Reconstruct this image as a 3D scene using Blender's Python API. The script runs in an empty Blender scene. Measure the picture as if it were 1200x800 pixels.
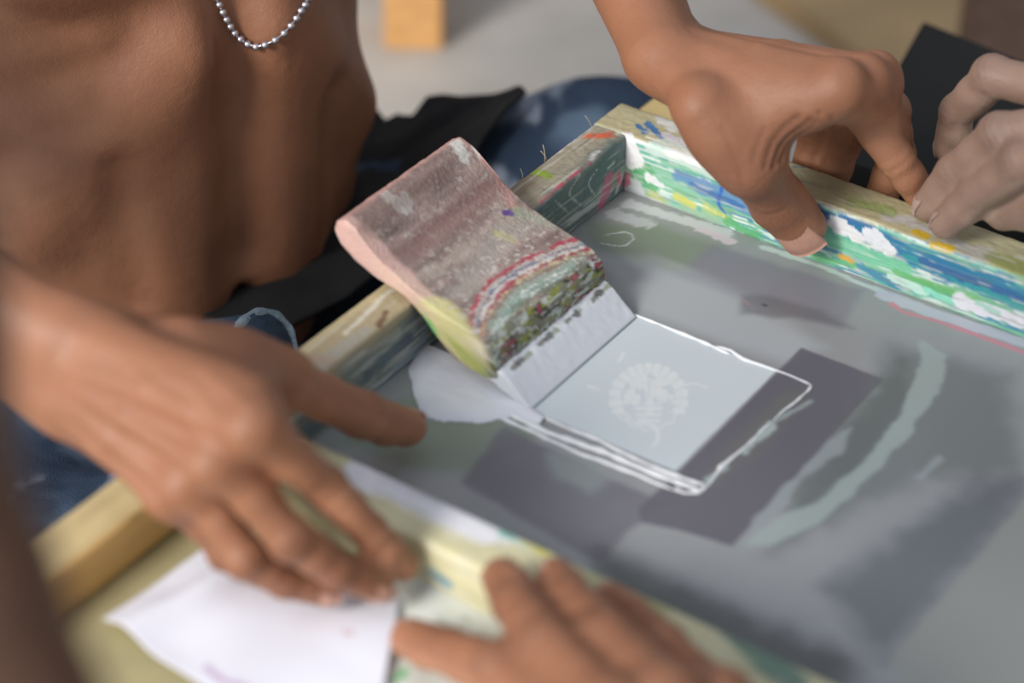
import bpy, bmesh, math, random
import numpy as np
from mathutils import Vector, Matrix

# ------------------------------------------------------------------ camera, light, exposure
scene = bpy.context.scene
FPX = 2600.0                      # focal length in pixels of the 1200 px wide frame
PITCH, ROLL, DIST = math.radians(36.1), math.radians(0.63), 0.95
fw = np.array([0, math.cos(PITCH), -math.sin(PITCH)])
r0 = np.array([1.0, 0, 0]); u0 = np.cross(r0, fw)
RT = math.cos(ROLL)*r0 + math.sin(ROLL)*u0
UP = -math.sin(ROLL)*r0 + math.cos(ROLL)*u0
CAM = -fw*DIST
cam_data = bpy.data.cameras.new('camera'); cam = bpy.data.objects.new('camera', cam_data)
scene.collection.objects.link(cam); scene.camera = cam
cam.matrix_world = Matrix(((RT[0], UP[0], -fw[0], CAM[0]), (RT[1], UP[1], -fw[1], CAM[1]), (RT[2], UP[2], -fw[2], CAM[2]), (0, 0, 0, 1)))
cam_data.sensor_width = 36; cam_data.lens = FPX/1200*36
cam_data.clip_start = 0.02; cam_data.clip_end = 60
cam_data.dof.use_dof = True; cam_data.dof.focus_distance = 1.00; cam_data.dof.aperture_fstop = 4.0

world = bpy.data.worlds.new('world'); scene.world = world; world.use_nodes = True
bg = world.node_tree.nodes['Background']
bg.inputs[0].default_value = (0.80, 0.88, 1.0, 1); bg.inputs[1].default_value = 0.50

def area(name, loc, target, size, power, col):
    d = bpy.data.lights.new(name, 'AREA'); d.shape = 'RECTANGLE'; d.size, d.size_y = size; d.energy = power; d.color = col
    o = bpy.data.objects.new(name, d); scene.collection.objects.link(o); o.location = loc
    o.rotation_euler = (Vector(target)-Vector(loc)).to_track_quat('-Z', 'Y').to_euler()
    return o
area('window_light', (-2.05, -2.05, 1.85), (0, 0.1, 0), (1.1, 1.1), 105, (1.0, 0.96, 0.90))

vs = scene.view_settings
vs.view_transform = 'Standard'; vs.look = 'None'; vs.gamma = 1; vs.use_curve_mapping = False; vs.exposure = 0.42

# ------------------------------------------------------------------ coordinates
YW = math.radians(-34.49)
E1 = np.array([math.cos(YW), math.sin(YW), 0]); E2 = np.array([-math.sin(YW), math.cos(YW), 0])
def ray(px, py): return fw + RT*(px-600)/FPX + UP*(400-py)/FPX
def PZ(px, py, z):                 # world point (mm) at height z mm seen at that photo point
    d = ray(px, py); return (CAM + d*((z/1000-CAM[2])/d[2]))*1000
def PK(px, py, k):                 # world point (mm) at depth k mm
    return CAM*1000 + ray(px, py)*k
def PB(px, py, b):                 # world point (mm) in a vertical plane of the frame
    d = ray(px, py); return (CAM + d*((b/1000-CAM@E2)/(d@E2)))*1000
def FR(p): p = np.asarray(p, float); return np.stack([p@E1, p@E2, p[..., 2]], -1)       # world -> frame axes
def WF(a, b, z): return E1*a + E2*b + np.array([0, 0, z])                                # frame axes -> world
def step_to(p0, px, py, L, s=-1):  # next joint L mm from p0 on the sight line of a photo point
    c = CAM*1000; d = ray(px, py); d = d/np.linalg.norm(d); m = c-p0
    b_ = m@d; q = b_*b_-(m@m-L*L)
    return c + d*(-b_ + (s*math.sqrt(q) if q > 0 else 0))
def lin(c):
    if isinstance(c, str): c = [int(c[i:i+2], 16) for i in (0, 2, 4)]
    c = np.asarray(c, float)/255
    return np.where(c <= 0.04045, c/12.92, ((c+0.055)/1.055)**2.4)

# ------------------------------------------------------------------ noise
def _h(ix, iy, iz, s):
    n = (ix.astype(np.int64)*374761393 + iy.astype(np.int64)*668265263 + iz.astype(np.int64)*2147483647 + s*974711) & 0xffffffff
    n = ((n ^ (n >> 13))*1274126177) & 0xffffffff
    n = ((n ^ (n >> 16))*2246822519) & 0xffffffff
    return ((n ^ (n >> 15)) & 0xffff)/65535.0
def vnoise(p, seed=0):
    i = np.floor(p); f = p-i; f = f*f*(3-2*f); x, y, z = i[..., 0], i[..., 1], i[..., 2]
    r = 0
    for dx in (0, 1):
        for dy in (0, 1):
            for dz in (0, 1):
                w = (f[..., 0] if dx else 1-f[..., 0])*(f[..., 1] if dy else 1-f[..., 1])*(f[..., 2] if dz else 1-f[..., 2])
                r = r + w*_h(x+dx, y+dy, z+dz, seed)
    return r
def fbm(p, seed=0, octs=3):
    r, a, t = 0, 1.0, 0
    for k in range(octs):
        r = r + a*vnoise(p*2**k + 17.3*k, seed+k); t += a; a *= 0.5
    return r/t*2-1                 # -1..1
def sstep(e0, e1, x):
    t = np.clip((x-e0)/(e1-e0), 0, 1); return t*t*(3-2*t)

# ------------------------------------------------------------------ objects
col = scene.collection
def link(o, parent=None):
    col.objects.link(o)
    if parent is not None: o.parent = parent
    return o
def tag(o, label=None, cat=None, group=None, kind=None):
    if label: o['label'] = label
    if cat: o['category'] = cat
    if group: o['group'] = group
    if kind: o['kind'] = kind
    return o
def empty(name, label, cat, loc=(0, 0, 0), rz=0, group=None):
    o = bpy.data.objects.new(name, None); o.empty_display_size = 0.05; link(o); o.location = loc; o.rotation_euler = (0, 0, rz)
    return tag(o, label, cat, group)
def meshobj(name, V, Fc, mat, parent=None, colour=None, smooth=True, attrs=None, tris=False):
    """V in metres (local to parent), Fc an int array of faces (n,4) or list of tuples"""
    me = bpy.data.meshes.new(name)
    V = np.asarray(V, np.float32)
    if isinstance(Fc, np.ndarray):
        n, k = Fc.shape
        me.vertices.add(len(V)); me.vertices.foreach_set('co', V.ravel())
        me.loops.add(n*k); me.loops.foreach_set('vertex_index', Fc.astype(np.int32).ravel())
        me.polygons.add(n); me.polygons.foreach_set('loop_start', np.arange(0, n*k, k, dtype=np.int32))
        me.update(calc_edges=True)
    else:
        me.from_pydata([tuple(v) for v in V], [], [tuple(f) for f in Fc])
    if smooth: me.polygons.foreach_set('use_smooth', np.ones(len(me.polygons), bool))
    if colour is not None:
        c = np.ones((len(V), 4), np.float32); c[:, :3] = colour
        at = me.color_attributes.new('Col', 'FLOAT_COLOR', 'POINT'); at.data.foreach_set('color', c.ravel())
    for k, v in (attrs or {}).items():
        at = me.attributes.new(k, 'FLOAT', 'POINT'); at.data.foreach_set('value', np.asarray(v, np.float32))
    me.validate(); me.update()
    me.materials.append(mat)
    return link(bpy.data.objects.new(name, me), parent)

# ------------------------------------------------------------------ materials
def new_mat(name):
    m = bpy.data.materials.new(name); m.use_nodes = True
    return m, m.node_tree.nodes, m.node_tree.links, m.node_tree.nodes['Principled BSDF']
def bumpnode(N, L, B, scale, dist, strength=0.5, detail=4, coord='Object', stretch=(1, 1, 1)):
    tc = N.new('ShaderNodeTexCoord'); mp = N.new('ShaderNodeMapping'); mp.inputs['Scale'].default_value = stretch
    nz = N.new('ShaderNodeTexNoise'); nz.inputs['Scale'].default_value = scale; nz.inputs['Detail'].default_value = detail
    bp = N.new('ShaderNodeBump'); bp.inputs['Strength'].default_value = strength; bp.inputs['Distance'].default_value = dist
    L.new(tc.outputs[coord], mp.inputs[0]); L.new(mp.outputs[0], nz.inputs['Vector'])
    L.new(nz.outputs[0], bp.inputs['Height']); L.new(bp.outputs[0], B.inputs['Normal'])
    return nz, bp
def plain(name, c, rough=0.6, scale=200, dist=0.0005, var=0.12, metallic=0.0, stretch=(1, 1, 1), strength=0.5):
    m, N, L, B = new_mat(name); B.inputs['Roughness'].default_value = rough; B.inputs['Metallic'].default_value = metallic
    nz, bp = bumpnode(N, L, B, scale, dist, strength, stretch=stretch)
    c = lin(c); r = N.new('ShaderNodeValToRGB'); r.color_ramp.elements[0].position = .3; r.color_ramp.elements[1].position = .7
    r.color_ramp.elements[0].color = (*(c*(1-var)), 1); r.color_ramp.elements[1].color = (*np.minimum(c*(1+var), 1), 1)
    L.new(nz.outputs[0], r.inputs[0]); L.new(r.outputs[0], B.inputs['Base Color'])
    return m
def painted(name, rough=0.45, scale=350, dist=0.0004, strength=0.6, stretch=(1, 1, 1), spec=0.5, sss=0):
    m, N, L, B = new_mat(name); B.inputs['Roughness'].default_value = rough; B.inputs['Specular IOR Level'].default_value = spec
    bumpnode(N, L, B, scale, dist, strength, stretch=stretch)
    a = N.new('ShaderNodeVertexColor'); a.layer_name = 'Col'; L.new(a.outputs[0], B.inputs['Base Color'])
    if sss:
        B.inputs['Subsurface Weight'].default_value = sss; B.inputs['Subsurface Radius'].default_value = (1, .9, .8); B.inputs['Subsurface Scale'].default_value = 0.002
    return m
def skin_mat(name, dark, mid, rough=0.52):
    """tone attribute: 0 dark folded skin .. 0.5 normal .. 1 pale palm and pad skin"""
    m, N, L, B = new_mat(name)
    a = N.new('ShaderNodeAttribute'); a.attribute_name = 'tone'
    tc = N.new('ShaderNodeTexCoord')
    n1 = N.new('ShaderNodeTexNoise'); n1.inputs['Scale'].default_value = 38; n1.inputs['Detail'].default_value = 5
    L.new(tc.outputs['Object'], n1.inputs['Vector'])
    ad = N.new('ShaderNodeMath'); ad.operation = 'MULTIPLY_ADD'; ad.inputs[1].default_value = 0.30; ad.inputs[2].default_value = -0.15
    L.new(n1.outputs[0], ad.inputs[0])
    s = N.new('ShaderNodeMath'); s.operation = 'ADD'; L.new(a.outputs['Fac'], s.inputs[0]); L.new(ad.outputs[0], s.inputs[1])
    r = N.new('ShaderNodeValToRGB'); cr = r.color_ramp
    cr.elements[0].position = 0.0; cr.elements[0].color = (*lin(dark), 1)
    cr.elements[1].position = 0.5; cr.elements[1].color = (*lin(mid), 1)
    e = cr.elements.new(1.0); e.color = (*np.minimum(lin(mid)*np.array([1.45, 1.55, 1.6]), 1), 1)
    L.new(s.outputs[0], r.inputs[0]); L.new(r.outputs[0], B.inputs['Base Color'])
    v = N.new('ShaderNodeTexVoronoi'); v.inputs['Scale'].default_value = 900; L.new(tc.outputs['Object'], v.inputs['Vector'])
    n2 = N.new('ShaderNodeTexNoise'); n2.inputs['Scale'].default_value = 160; n2.inputs['Detail'].default_value = 5; L.new(tc.outputs['Object'], n2.inputs['Vector'])
    mx = N.new('ShaderNodeMath'); mx.operation = 'MULTIPLY_ADD'; mx.inputs[1].default_value = 0.25; L.new(v.outputs['Distance'], mx.inputs[0]); L.new(n2.outputs[0], mx.inputs[2])
    bp = N.new('ShaderNodeBump'); bp.inputs['Strength'].default_value = 0.7; bp.inputs['Distance'].default_value = 0.0007
    L.new(mx.outputs[0], bp.inputs['Height']); L.new(bp.outputs[0], B.inputs['Normal'])
    B.inputs['Roughness'].default_value = rough; B.inputs['Specular IOR Level'].default_value = 0.42
    B.inputs['Subsurface Weight'].default_value = 0.12; B.inputs['Subsurface Radius'].default_value = (1, .35, .2); B.inputs['Subsurface Scale'].default_value = 0.004
    return m

# ------------------------------------------------------------------ painting of real colour onto dense meshes
def smooth_line(P_, n=6):
    P_ = np.asarray(P_, float); out = []
    for i in range(len(P_)-1):
        p, q = P_[max(i-1, 0)], P_[min(i+2, len(P_)-1)]; a0, a1 = P_[i], P_[i+1]; m0, m1 = (a1-p)/2, (q-a0)/2
        for t in np.linspace(0, 1, n, endpoint=False): out.append((2*t**3-3*t**2+1)*a0+(t**3-2*t**2+t)*m0+(-2*t**3+3*t**2)*a1+(t**3-t**2)*m1)
    return np.array(out+[P_[-1]])
def paint(V, base, strokes, seed=0, nscale=(.25, .25, .25)):
    """V (n,3) mm; each stroke = (points mm (m,3), radius or (r0, r1), colour, alpha, wobble mm, softness mm[, stretch])"""
    C = np.array(base, float); 
    if C.ndim == 1: C = np.tile(C, (len(V), 1))
    for i, s in enumerate(strokes):
        pts, rad, c, al, wob, soft = s[:6]
        nsc = np.array(s[6] if len(s) > 6 else nscale)
        pts = np.atleast_2d(np.asarray(pts, float))
        if np.isscalar(rad): rad = (rad, rad)
        rm = max(rad)+wob*1.5+soft
        lo, hi = pts.min(0)-rm, pts.max(0)+rm
        idx = np.where(np.all((V >= lo) & (V <= hi), 1))[0]
        if not len(idx): continue
        if len(pts) > 2: pts = smooth_line(pts)
        v = V[idx]; d = np.full(len(v), 1e9); m = max(len(pts)-1, 1)
        for k in range(m):
            a_ = pts[k]; b_ = pts[min(k+1, len(pts)-1)]; ba = b_-a_; l2 = ba@ba
            t = np.clip((v-a_)@ba/l2, 0, 1) if l2 > 1e-9 else np.zeros(len(v))
            r = rad[0]+(rad[1]-rad[0])*(k+t)/m
            d = np.minimum(d, np.linalg.norm(v-a_-t[:, None]*ba, axis=1)-r)
        d = d + wob*(fbm(v*nsc, seed+i*7, 3)+.55*fbm(v*nsc*3.7, seed+i*7+3, 2))
        mk = (sstep(soft, -soft, d)*al)[:, None] if soft > 0 else ((d < 0)*al)[:, None]
        C[idx] = C[idx]*(1-mk)+lin(c)*mk
    return C

# ------------------------------------------------------------------ smooth bodies: signed distance fields meshed with surface nets (mm)
class Body:
    def __init__(s): s.groups = []          # (k to body, [(k, prim)...])
    def group(s, k, prims, kin=2.0): s.groups.append((k, kin, prims))
    def ev(s, p):
        D = None
        for k, kin, prims in s.groups:
            g = None
            for pr in prims:
                neg = False
                kk = kin
                if pr[0] == 'cut': neg = True; kk = pr[1]; pr = pr[2]
                elif pr[0] == 'k': kk = pr[1]; pr = pr[2]
                d = prim_d(pr, p)
                if neg: h = np.maximum(kk-np.abs(g+d), 0)/kk; g = np.maximum(g, -d)+h*h*kk*.25
                elif g is None: g = d
                else: h = np.maximum(kk-np.abs(g-d), 0)/kk; g = np.minimum(g, d)-h*h*kk*.25
            if D is None: D = g
            elif k < 0: kk = -k; h = np.maximum(kk-np.abs(D+g), 0)/kk; D = np.maximum(D, -g)+h*h*kk*.25
            else: h = np.maximum(k-np.abs(D-g), 0)/k; D = np.minimum(D, g)-h*h*k*.25
        return D
def prim_d(pr, p):
    t = pr[0]
    if t == 'c':                             # tapered capsule
        _, a, b, ra, rb = pr; a = np.asarray(a, p.dtype); ba = np.asarray(b, p.dtype)-a; l2 = max(ba@ba, 1e-9); q = p-a
        h = np.clip(q@ba/l2, 0, 1)
        q = q-h[..., None]*ba
        return np.sqrt(np.einsum('...i,...i->...', q, q))-(ra+(rb-ra)*h)
    if t == 's': return np.linalg.norm(p-np.asarray(pr[1], float), axis=-1)-pr[2]
    if t == 'e':                             # ellipsoid: centre, radii, axes (rows)
        _, c, r, M = pr; q = (p-np.asarray(c, float))@np.asarray(M, float).T; r = np.asarray(r, float)
        k0 = np.linalg.norm(q/r, axis=-1); k1 = np.linalg.norm(q/(r*r), axis=-1)+1e-9
        return k0*(k0-1)/k1
def evc(body, p, cell=34.0):
    """same field near the surface, skipping the groups that cannot matter in a lattice cell"""
    p = np.asarray(p); out = np.empty(len(p), np.float32)
    key = np.floor(p/cell).astype(np.int64); kk = ((key[:, 0]+512)*1024+key[:, 1]+512)*1024+key[:, 2]+512
    order = np.argsort(kk, kind='stable'); ks = kk[order]; cuts = np.concatenate([[0], np.where(np.diff(ks))[0]+1, [len(ks)]])
    if not hasattr(body, 'single'):
        body.single = []
        for g in body.groups: q = Body(); q.groups = [(g[0] if g[0] > 0 else 1, g[1], g[2])]; body.single.append(q)
    cen = (key[order[cuts[:-1]]]+.5)*cell
    GD = np.stack([q.ev(cen) for q in body.single], 1)
    for i in range(len(cuts)-1):
        ix = order[cuts[i]:cuts[i+1]]; sub = Body()
        sub.groups = [g for g, d in zip(body.groups, GD[i]) if d < cell*.95+abs(g[0])*1.1+7]
        if not sub.groups or sub.groups[0][0] < 0: sub.groups = body.groups
        out[ix] = sub.ev(p[ix].astype(np.float32))
    return out
def surface(body, lo, hi, h):
    lo = np.asarray(lo, float); hi = np.asarray(hi, float)
    n = np.ceil((hi-lo)/h).astype(int)+1; B = 8
    nb = (n+B-1)//B; n = nb*B+1
    cx = [lo[i]+(np.arange(nb[i])+.5)*B*h for i in range(3)]
    G = np.stack(np.meshgrid(*cx, indexing='ij'), -1); dc = body.ev(G.reshape(-1, 3)).reshape(nb)
    D = np.repeat(np.repeat(np.repeat(np.where(dc > 0, 99., -99.), B, 0), B, 1), B, 2)
    D = np.pad(D, ((0, 1), (0, 1), (0, 1)), mode='edge').astype(np.float32)
    act = np.argwhere(np.abs(dc) < B*h*1.1+4)
    o = np.stack(np.meshgrid(*[np.arange(B+1)]*3, indexing='ij'), -1)
    ijk = (act[:, None, None, None, :]*B+o).reshape(-1, 3)
    lind = (ijk[:, 0]*n[1]+ijk[:, 1])*n[2]+ijk[:, 2]; lu = np.unique(lind)
    pu = np.stack([lu//(n[1]*n[2]), (lu//n[2]) % n[1], lu % n[2]], 1)
    D.reshape(-1)[lu] = evc(body, lo+pu*h)
    S = D < 0
    cs = [S[i:n[0]-1+i, j:n[1]-1+j, k:n[2]-1+k] for i in (0, 1) for j in (0, 1) for k in (0, 1)]
    tot = sum(c.astype(np.int8) for c in cs); cell = np.argwhere((tot > 0) & (tot < 8))
    idx = -np.ones(tot.shape, np.int32); idx[cell[:, 0], cell[:, 1], cell[:, 2]] = np.arange(len(cell))
    corners = [(i, j, k) for i in (0, 1) for j in (0, 1) for k in (0, 1)]
    dv = {c: D[cell[:, 0]+c[0], cell[:, 1]+c[1], cell[:, 2]+c[2]] for c in corners}
    acc = np.zeros((len(cell), 3)); cnt = np.zeros(len(cell))
    for a in corners:
        for ax in range(3):
            if a[ax]: continue
            b = list(a); b[ax] = 1; b = tuple(b); x = (dv[a] < 0) != (dv[b] < 0)
            t = np.where(x, dv[a]/np.where(x, dv[a]-dv[b], 1), 0); pt = np.tile(np.array(a, float), (len(cell), 1)); pt[:, ax] = t
            acc += pt*x[:, None]; cnt += x
    V = lo+(cell+acc/np.maximum(cnt, 1)[:, None])*h
    faces = []
    for ax in range(3):
        u, v = (ax+1) % 3, (ax+2) % 3
        sl0 = [slice(1, n[i]-1) for i in range(3)]; sl0[ax] = slice(0, n[ax]-1); sl1 = list(sl0); sl1[ax] = slice(1, n[ax])
        A_, B_ = S[tuple(sl0)], S[tuple(sl1)]; e = np.argwhere(A_ != B_)
        off = np.array([1, 1, 1]); off[ax] = 0; g = e+off; fl = A_[e[:, 0], e[:, 1], e[:, 2]]
        def at(du, dv_): q = g.copy(); q[:, u] -= du; q[:, v] -= dv_; return idx[q[:, 0], q[:, 1], q[:, 2]]
        q = np.stack([at(1, 1), at(0, 1), at(0, 0), at(1, 0)], 1); q[~fl] = q[~fl][:, ::-1]; faces.append(q)
    Fc = np.concatenate(faces); Fc = Fc[(Fc >= 0).all(1)]
    d = evc(body, V); e = 0.4
    g = np.stack([evc(body, V+np.eye(3)[i]*e)-d for i in range(3)], -1).astype(float)
    g /= (np.linalg.norm(g, axis=1, keepdims=True)+1e-9); V = V-g*np.clip(d, -h*.6, h*.6)[:, None]
    return V, Fc, g
def nrm(v): v = np.asarray(v, float); return v/np.linalg.norm(v)
# ------------------------------------------------------------------ hands
NAILC = []
def hand(body, W, EL, M, F, T, lat=None, nside=None, s=1.0, thumb_up=None, wr=(19, 13), el_r=40, tend=True, pad_k=6, fs=1.0, ts=1.0, cm=1.0, ks=1.0, ps=1.0):
    """W wrist, EL elbow, M four knuckles (index first), F four chains [pip, dip, tip], T [cmc, mcp, ip, tip]; all mm"""
    W = np.asarray(W, float); EL = np.asarray(EL, float); M = [np.asarray(m, float) for m in M]
    Mc = (M[1]+M[2])/2; df = nrm(Mc-W); la = nrm(M[0]-M[-1]) if lat is None else nrm(lat); la = nrm(la-df*(la@df))
    n = np.cross(df, la)
    if nside is not None and n@np.asarray(nside, float) < 0: n = -n
    info = dict(W=W, n=n, la=la, df=df, fingers=[])
    palm = []
    offs = np.linspace(13, -14, len(M))
    for i, m in enumerate(M):
        c = W+la*offs[i]*s+df*10*s
        palm.append(('c', c, m-n*1.0, 10.5*s, (10.2*s if i < 3 else 9.2*s)*ks))
        palm.append(('c', c-n*7*s, m-n*8*s-df*10*s, 12*s, 9.5*s))
    palm.append(('c', W+la*-15*s-n*9*s+df*12*s, M[-1]-n*9*s-df*18*s, 13*s, 11*s))        # heel of the hand, little finger side
    c0, c1 = T[0], T[1]
    palm.append(('c', W+la*12*s-n*3*s, c0, 13*s, 13*s*cm)); palm.append(('c', c0, c1, 13*s*cm, 11.5*ts))
    palm.append(('c', (c0*.6+c1*.4)-n*4*s, Mc-n*11*s-df*30*s, 12*s, 11*s))
    palm = [(t[0], t[1], t[2], t[3]*ps, t[4]*ps) for t in palm]
    wl = wr[0]-wr[1]
    fa = nrm(EL-W); lp = nrm(la-fa*(la@fa))
    for sg in (-1, 0, 1):
        palm.append(('c', W+la*sg*wl*1.6*s, W+fa*70*s+lp*sg*wl*1.7*s, wr[1]*s+1.0, wr[1]*s+5))
        palm.append(('c', W+fa*70*s+lp*sg*wl*1.7*s, EL+lp*sg*10, wr[1]*s+5, el_r-12))
    palm.append(('c', W+la*-wl*1.9*s-fa*12+n*6, W+la*-wl*1.9*s-fa*2+n*6, 9.5*s, 8*s))  # ulna knob
    body.group(20, palm, 9)
    if tend:
        g = []
        for i, m in enumerate(M):
            c = W+la*offs[i]*.6*s+n*9*s; q = m+n*(8.0*s)
            mid = (c*.45+q*.55)+n*.7*s
            g.append(('c', c+df*16, mid, 2.0, 2.4)); g.append(('c', mid, q, 2.4, 2.6))
        body.group(6.5, g, 3)
    body.group(7, [('s', m+n*2.6*s, 9.3*s*ks) for m in M], 1)
    # web between thumb and index
    for tt in (.25, .5, .75): body.group(14, [('c', c0*(1-tt)+c1*tt, M[0]*tt+(W*.5+M[0]*.5)*(1-tt)-n*6*s, 7.5*s, 7.5*s)], 6)
    rad = [(10.0, 8.7, 9.3, 8.2, 7.9, 7.3), (10.1, 8.9, 9.5, 8.4, 8.1, 7.5), (9.6, 8.4, 9.0, 7.9, 7.6, 7.0), (8.6, 7.4, 7.9, 6.9, 6.8, 6.2)]
    for i, ch in enumerate(F):
        if ch is None: continue
        r = [x*s*fs for x in rad[i]]; m = M[i]; p, d, t = [np.asarray(q, float) for q in ch]
        d1, d2, d3 = nrm(p-m), nrm(d-p), nrm(t-d)
        def up(dv): u = np.cross(dv, la); u = u if u@n > 0 or abs(u@n) < .2 and u@fw < 0 else -u; return nrm(u)
        # dorsal side: the outside of the bend
        bend = nrm(d1-d2+1e-6*n); ups = []
        for dv in (d1, d2, d3):
            u = n-dv*(n@dv) if abs(n@dv) < .5 else None
            b_ = bend-dv*(bend@dv)
            if u is None or np.linalg.norm(d1-d2) > .35: u = b_
            ups.append(nrm(u))
        g = [('c', m, (m+p)/2, r[0], r[1]), ('c', (m+p)/2, p, r[1], r[2]), ('c', p, (p+d)/2, r[2], r[3]), ('c', (p+d)/2, d, r[3], r[4]),
             ('c', d, t, r[4], r[5]), ('s', p+ups[0]*1.6*s, r[2]*.92), ('s', (d+t)/2-ups[2]*1.3*s, r[4]*.93),
             ('c', m*.75+p*.25-ups[0]*2*s, m*.35+p*.65-ups[0]*2*s, r[1]*.92, r[1]*.86), ('c', p*.8+d*.2-ups[1]*1.6*s, p*.3+d*.7-ups[1]*1.6*s, r[3]*.9, r[3]*.88)]
        body.group(pad_k if i else pad_k+1, g, 2.5)
        info['fingers'].append(dict(pts=[m, p, d, t], r=r, ups=ups, la=la))
    c, m, ip, t = [np.asarray(q, float) for q in T]
    d1, d2, d3 = nrm(m-c), nrm(ip-m), nrm(t-ip)
    if thumb_up is None: thumb_up = n
    tu = [nrm(np.asarray(thumb_up, float)-dv*(np.asarray(thumb_up, float)@dv)) for dv in (d1, d2, d3)]
    ts_ = [np.cross(dv, u) for dv, u in zip((d1, d2, d3), tu)]
    g = [('c', c, m, 12.5*s*cm, 10.8*ts), ('c', m, (m+ip)/2, 11.2*ts, 9.8*ts), ('c', (m+ip)/2, ip, 9.8*ts, 10.6*ts)]
    for sg in (-1, 1): g.append(('c', ip+ts_[2]*sg*1.4*ts, t+ts_[2]*sg*1.8*ts-d3*1.0, 9.2*ts, 8.0*ts))
    g.append(('s', (ip+t)/2-tu[2]*2.0*ts, 9.0*ts))
    body.group(9, g, 3)
    info['thumb'] = dict(pts=[c, m, ip, t], r=[x*ts for x in (13, 10, 10.4, 9, 9, 8)], ups=tu, ts=ts)
    return info
def hand_tone(V, G, infos, base=0.5):
    """tone attribute and fine crease relief from the joints; returns tone and the displaced vertices"""
    tone = np.full(len(V), base) + 0.05*fbm(V*.03, 5, 2); disp = np.zeros(len(V))
    for h in infos:
        for f in h['fingers']+[h['thumb']]:
            P_ = f['pts']; th = f is h['thumb']
            for k in (1, 2):
                if th and k == 1: kk = 6.0
                else: kk = 5.0
                j = P_[k]; ax = nrm(P_[k+1]-P_[k-1]); u = f['ups'][k-1]+f['ups'][min(k, 2)]; u = nrm(u-ax*(u@ax))
                q = V-j; near = np.exp(-(np.einsum('ij,ij->i', q, q))/(2*(11.0)**2)); x = q@ax; y = q@u; z = q@np.cross(ax, u)
                dors = sstep(-1, 5, y)
                rip = np.cos((x+1.2*np.sin(z*.35)+.8*fbm(V*.25, k, 2))*2*math.pi/3.3)*np.exp(-(x/5.2)**2)*dors*near
                am = .34 if k == 1 else .24
                disp -= am*np.maximum(rip, -.25)
                tone -= (0.15*np.exp(-(x/kk)**2)*dors*near + .10*np.maximum(rip, 0))*(1 if k == 1 else .7)
                pal = sstep(1, -4, y)*near; cr = np.exp(-(x/1.1)**2)*pal
                disp -= .45*cr; tone -= .16*cr
            a_, b_ = P_[0] if not th else P_[1], P_[-1]
            for k in range(3):
                if th and k == 0: continue
                a_, b_ = P_[k], P_[k+1]; ba = b_-a_; L = np.linalg.norm(ba); ba /= L
                q = V-a_; x = q@ba; y = q@f['ups'][k]; rr = np.linalg.norm(q-x[:, None]*ba, axis=1)
                ins = sstep(-4, 2, x)*sstep(L+12, L+2, x)*sstep(f['r'][0]*1.5, f['r'][0]*1.15, rr)
                tone += 0.30*sstep(-1.5, -6, y)*ins
                if k == 2: tone += 0.16*sstep(L*.45, L+6, x)*ins
    return tone, V+G*disp[:, None]
def nail(parent, f, k, mat, w=.80, ln=11.5, thumb=False, lift=0.0, s=1.0):
    P_ = f['pts']; a_, t = P_[2], P_[3]; d = nrm(t-a_); u = f['ups'][2]; u = nrm(u-d*(u@d)); sd = np.cross(d, u)
    r = 8.4*f['ts'] if thumb else f['r'][5]; ln = ln*s*(1.2*f['ts'] if thumb else 1)
    nu, nv = 9, 9; V = []; 
    flat = 1.25 if thumb else 1.08
    for layer in (0, 1):
        for i in range(nu):
            x = i/(nu-1); along = t+d*(-ln*.55+ln*x)
            ww = w*(1-.18*(1-x)**2-.10*max(0, x-.75)*4*.6)
            drop = (max(0, x-.55)/.45)**2*1.6+(1-x)**2*.3
            for j in range(nv):
                th_ = (j/(nv-1)*2-1)*ww*1.05
                q = along+sd*(math.sin(th_)*r*flat)+u*(math.cos(th_)*r*.97+.35+lift-drop-layer*.7)
                if i in (0, nu-1): q = q+d*(1 if i else -1)*(math.cos(th_)-.6)*2.0
                V.append(q)
    Fc = []
    for i in range(nu-1):
        for j in range(nv-1):
            a = i*nv+j; b = nu*nv; Fc.append((a, a+nv, a+nv+1, a+1)); Fc.append((a+b, a+b+1, a+b+nv+1, a+b+nv))
    def ed(a0, a1): b = nu*nv; Fc.append((a0, a1, a1+b, a0+b))
    for i in range(nu-1): ed(i*nv, (i+1)*nv); ed((i+1)*nv+nv-1, i*nv+nv-1)
    for j in range(nv-1): ed(j+1, j); ed((nu-1)*nv+j, (nu-1)*nv+j+1)
    V = np.array(V)/1000-np.array(parent.location)
    return meshobj('fingernail', V, Fc, mat, parent)
def bounds(pts, pad): p = np.array(pts); return p.min(0)-pad, p.max(0)+pad
def hand_box(h, pad=24, back=60):
    pts = [h['W']]+[q for f in h['fingers']+[h['thumb']] for q in f['pts']]
    return bounds(pts, pad)

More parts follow.
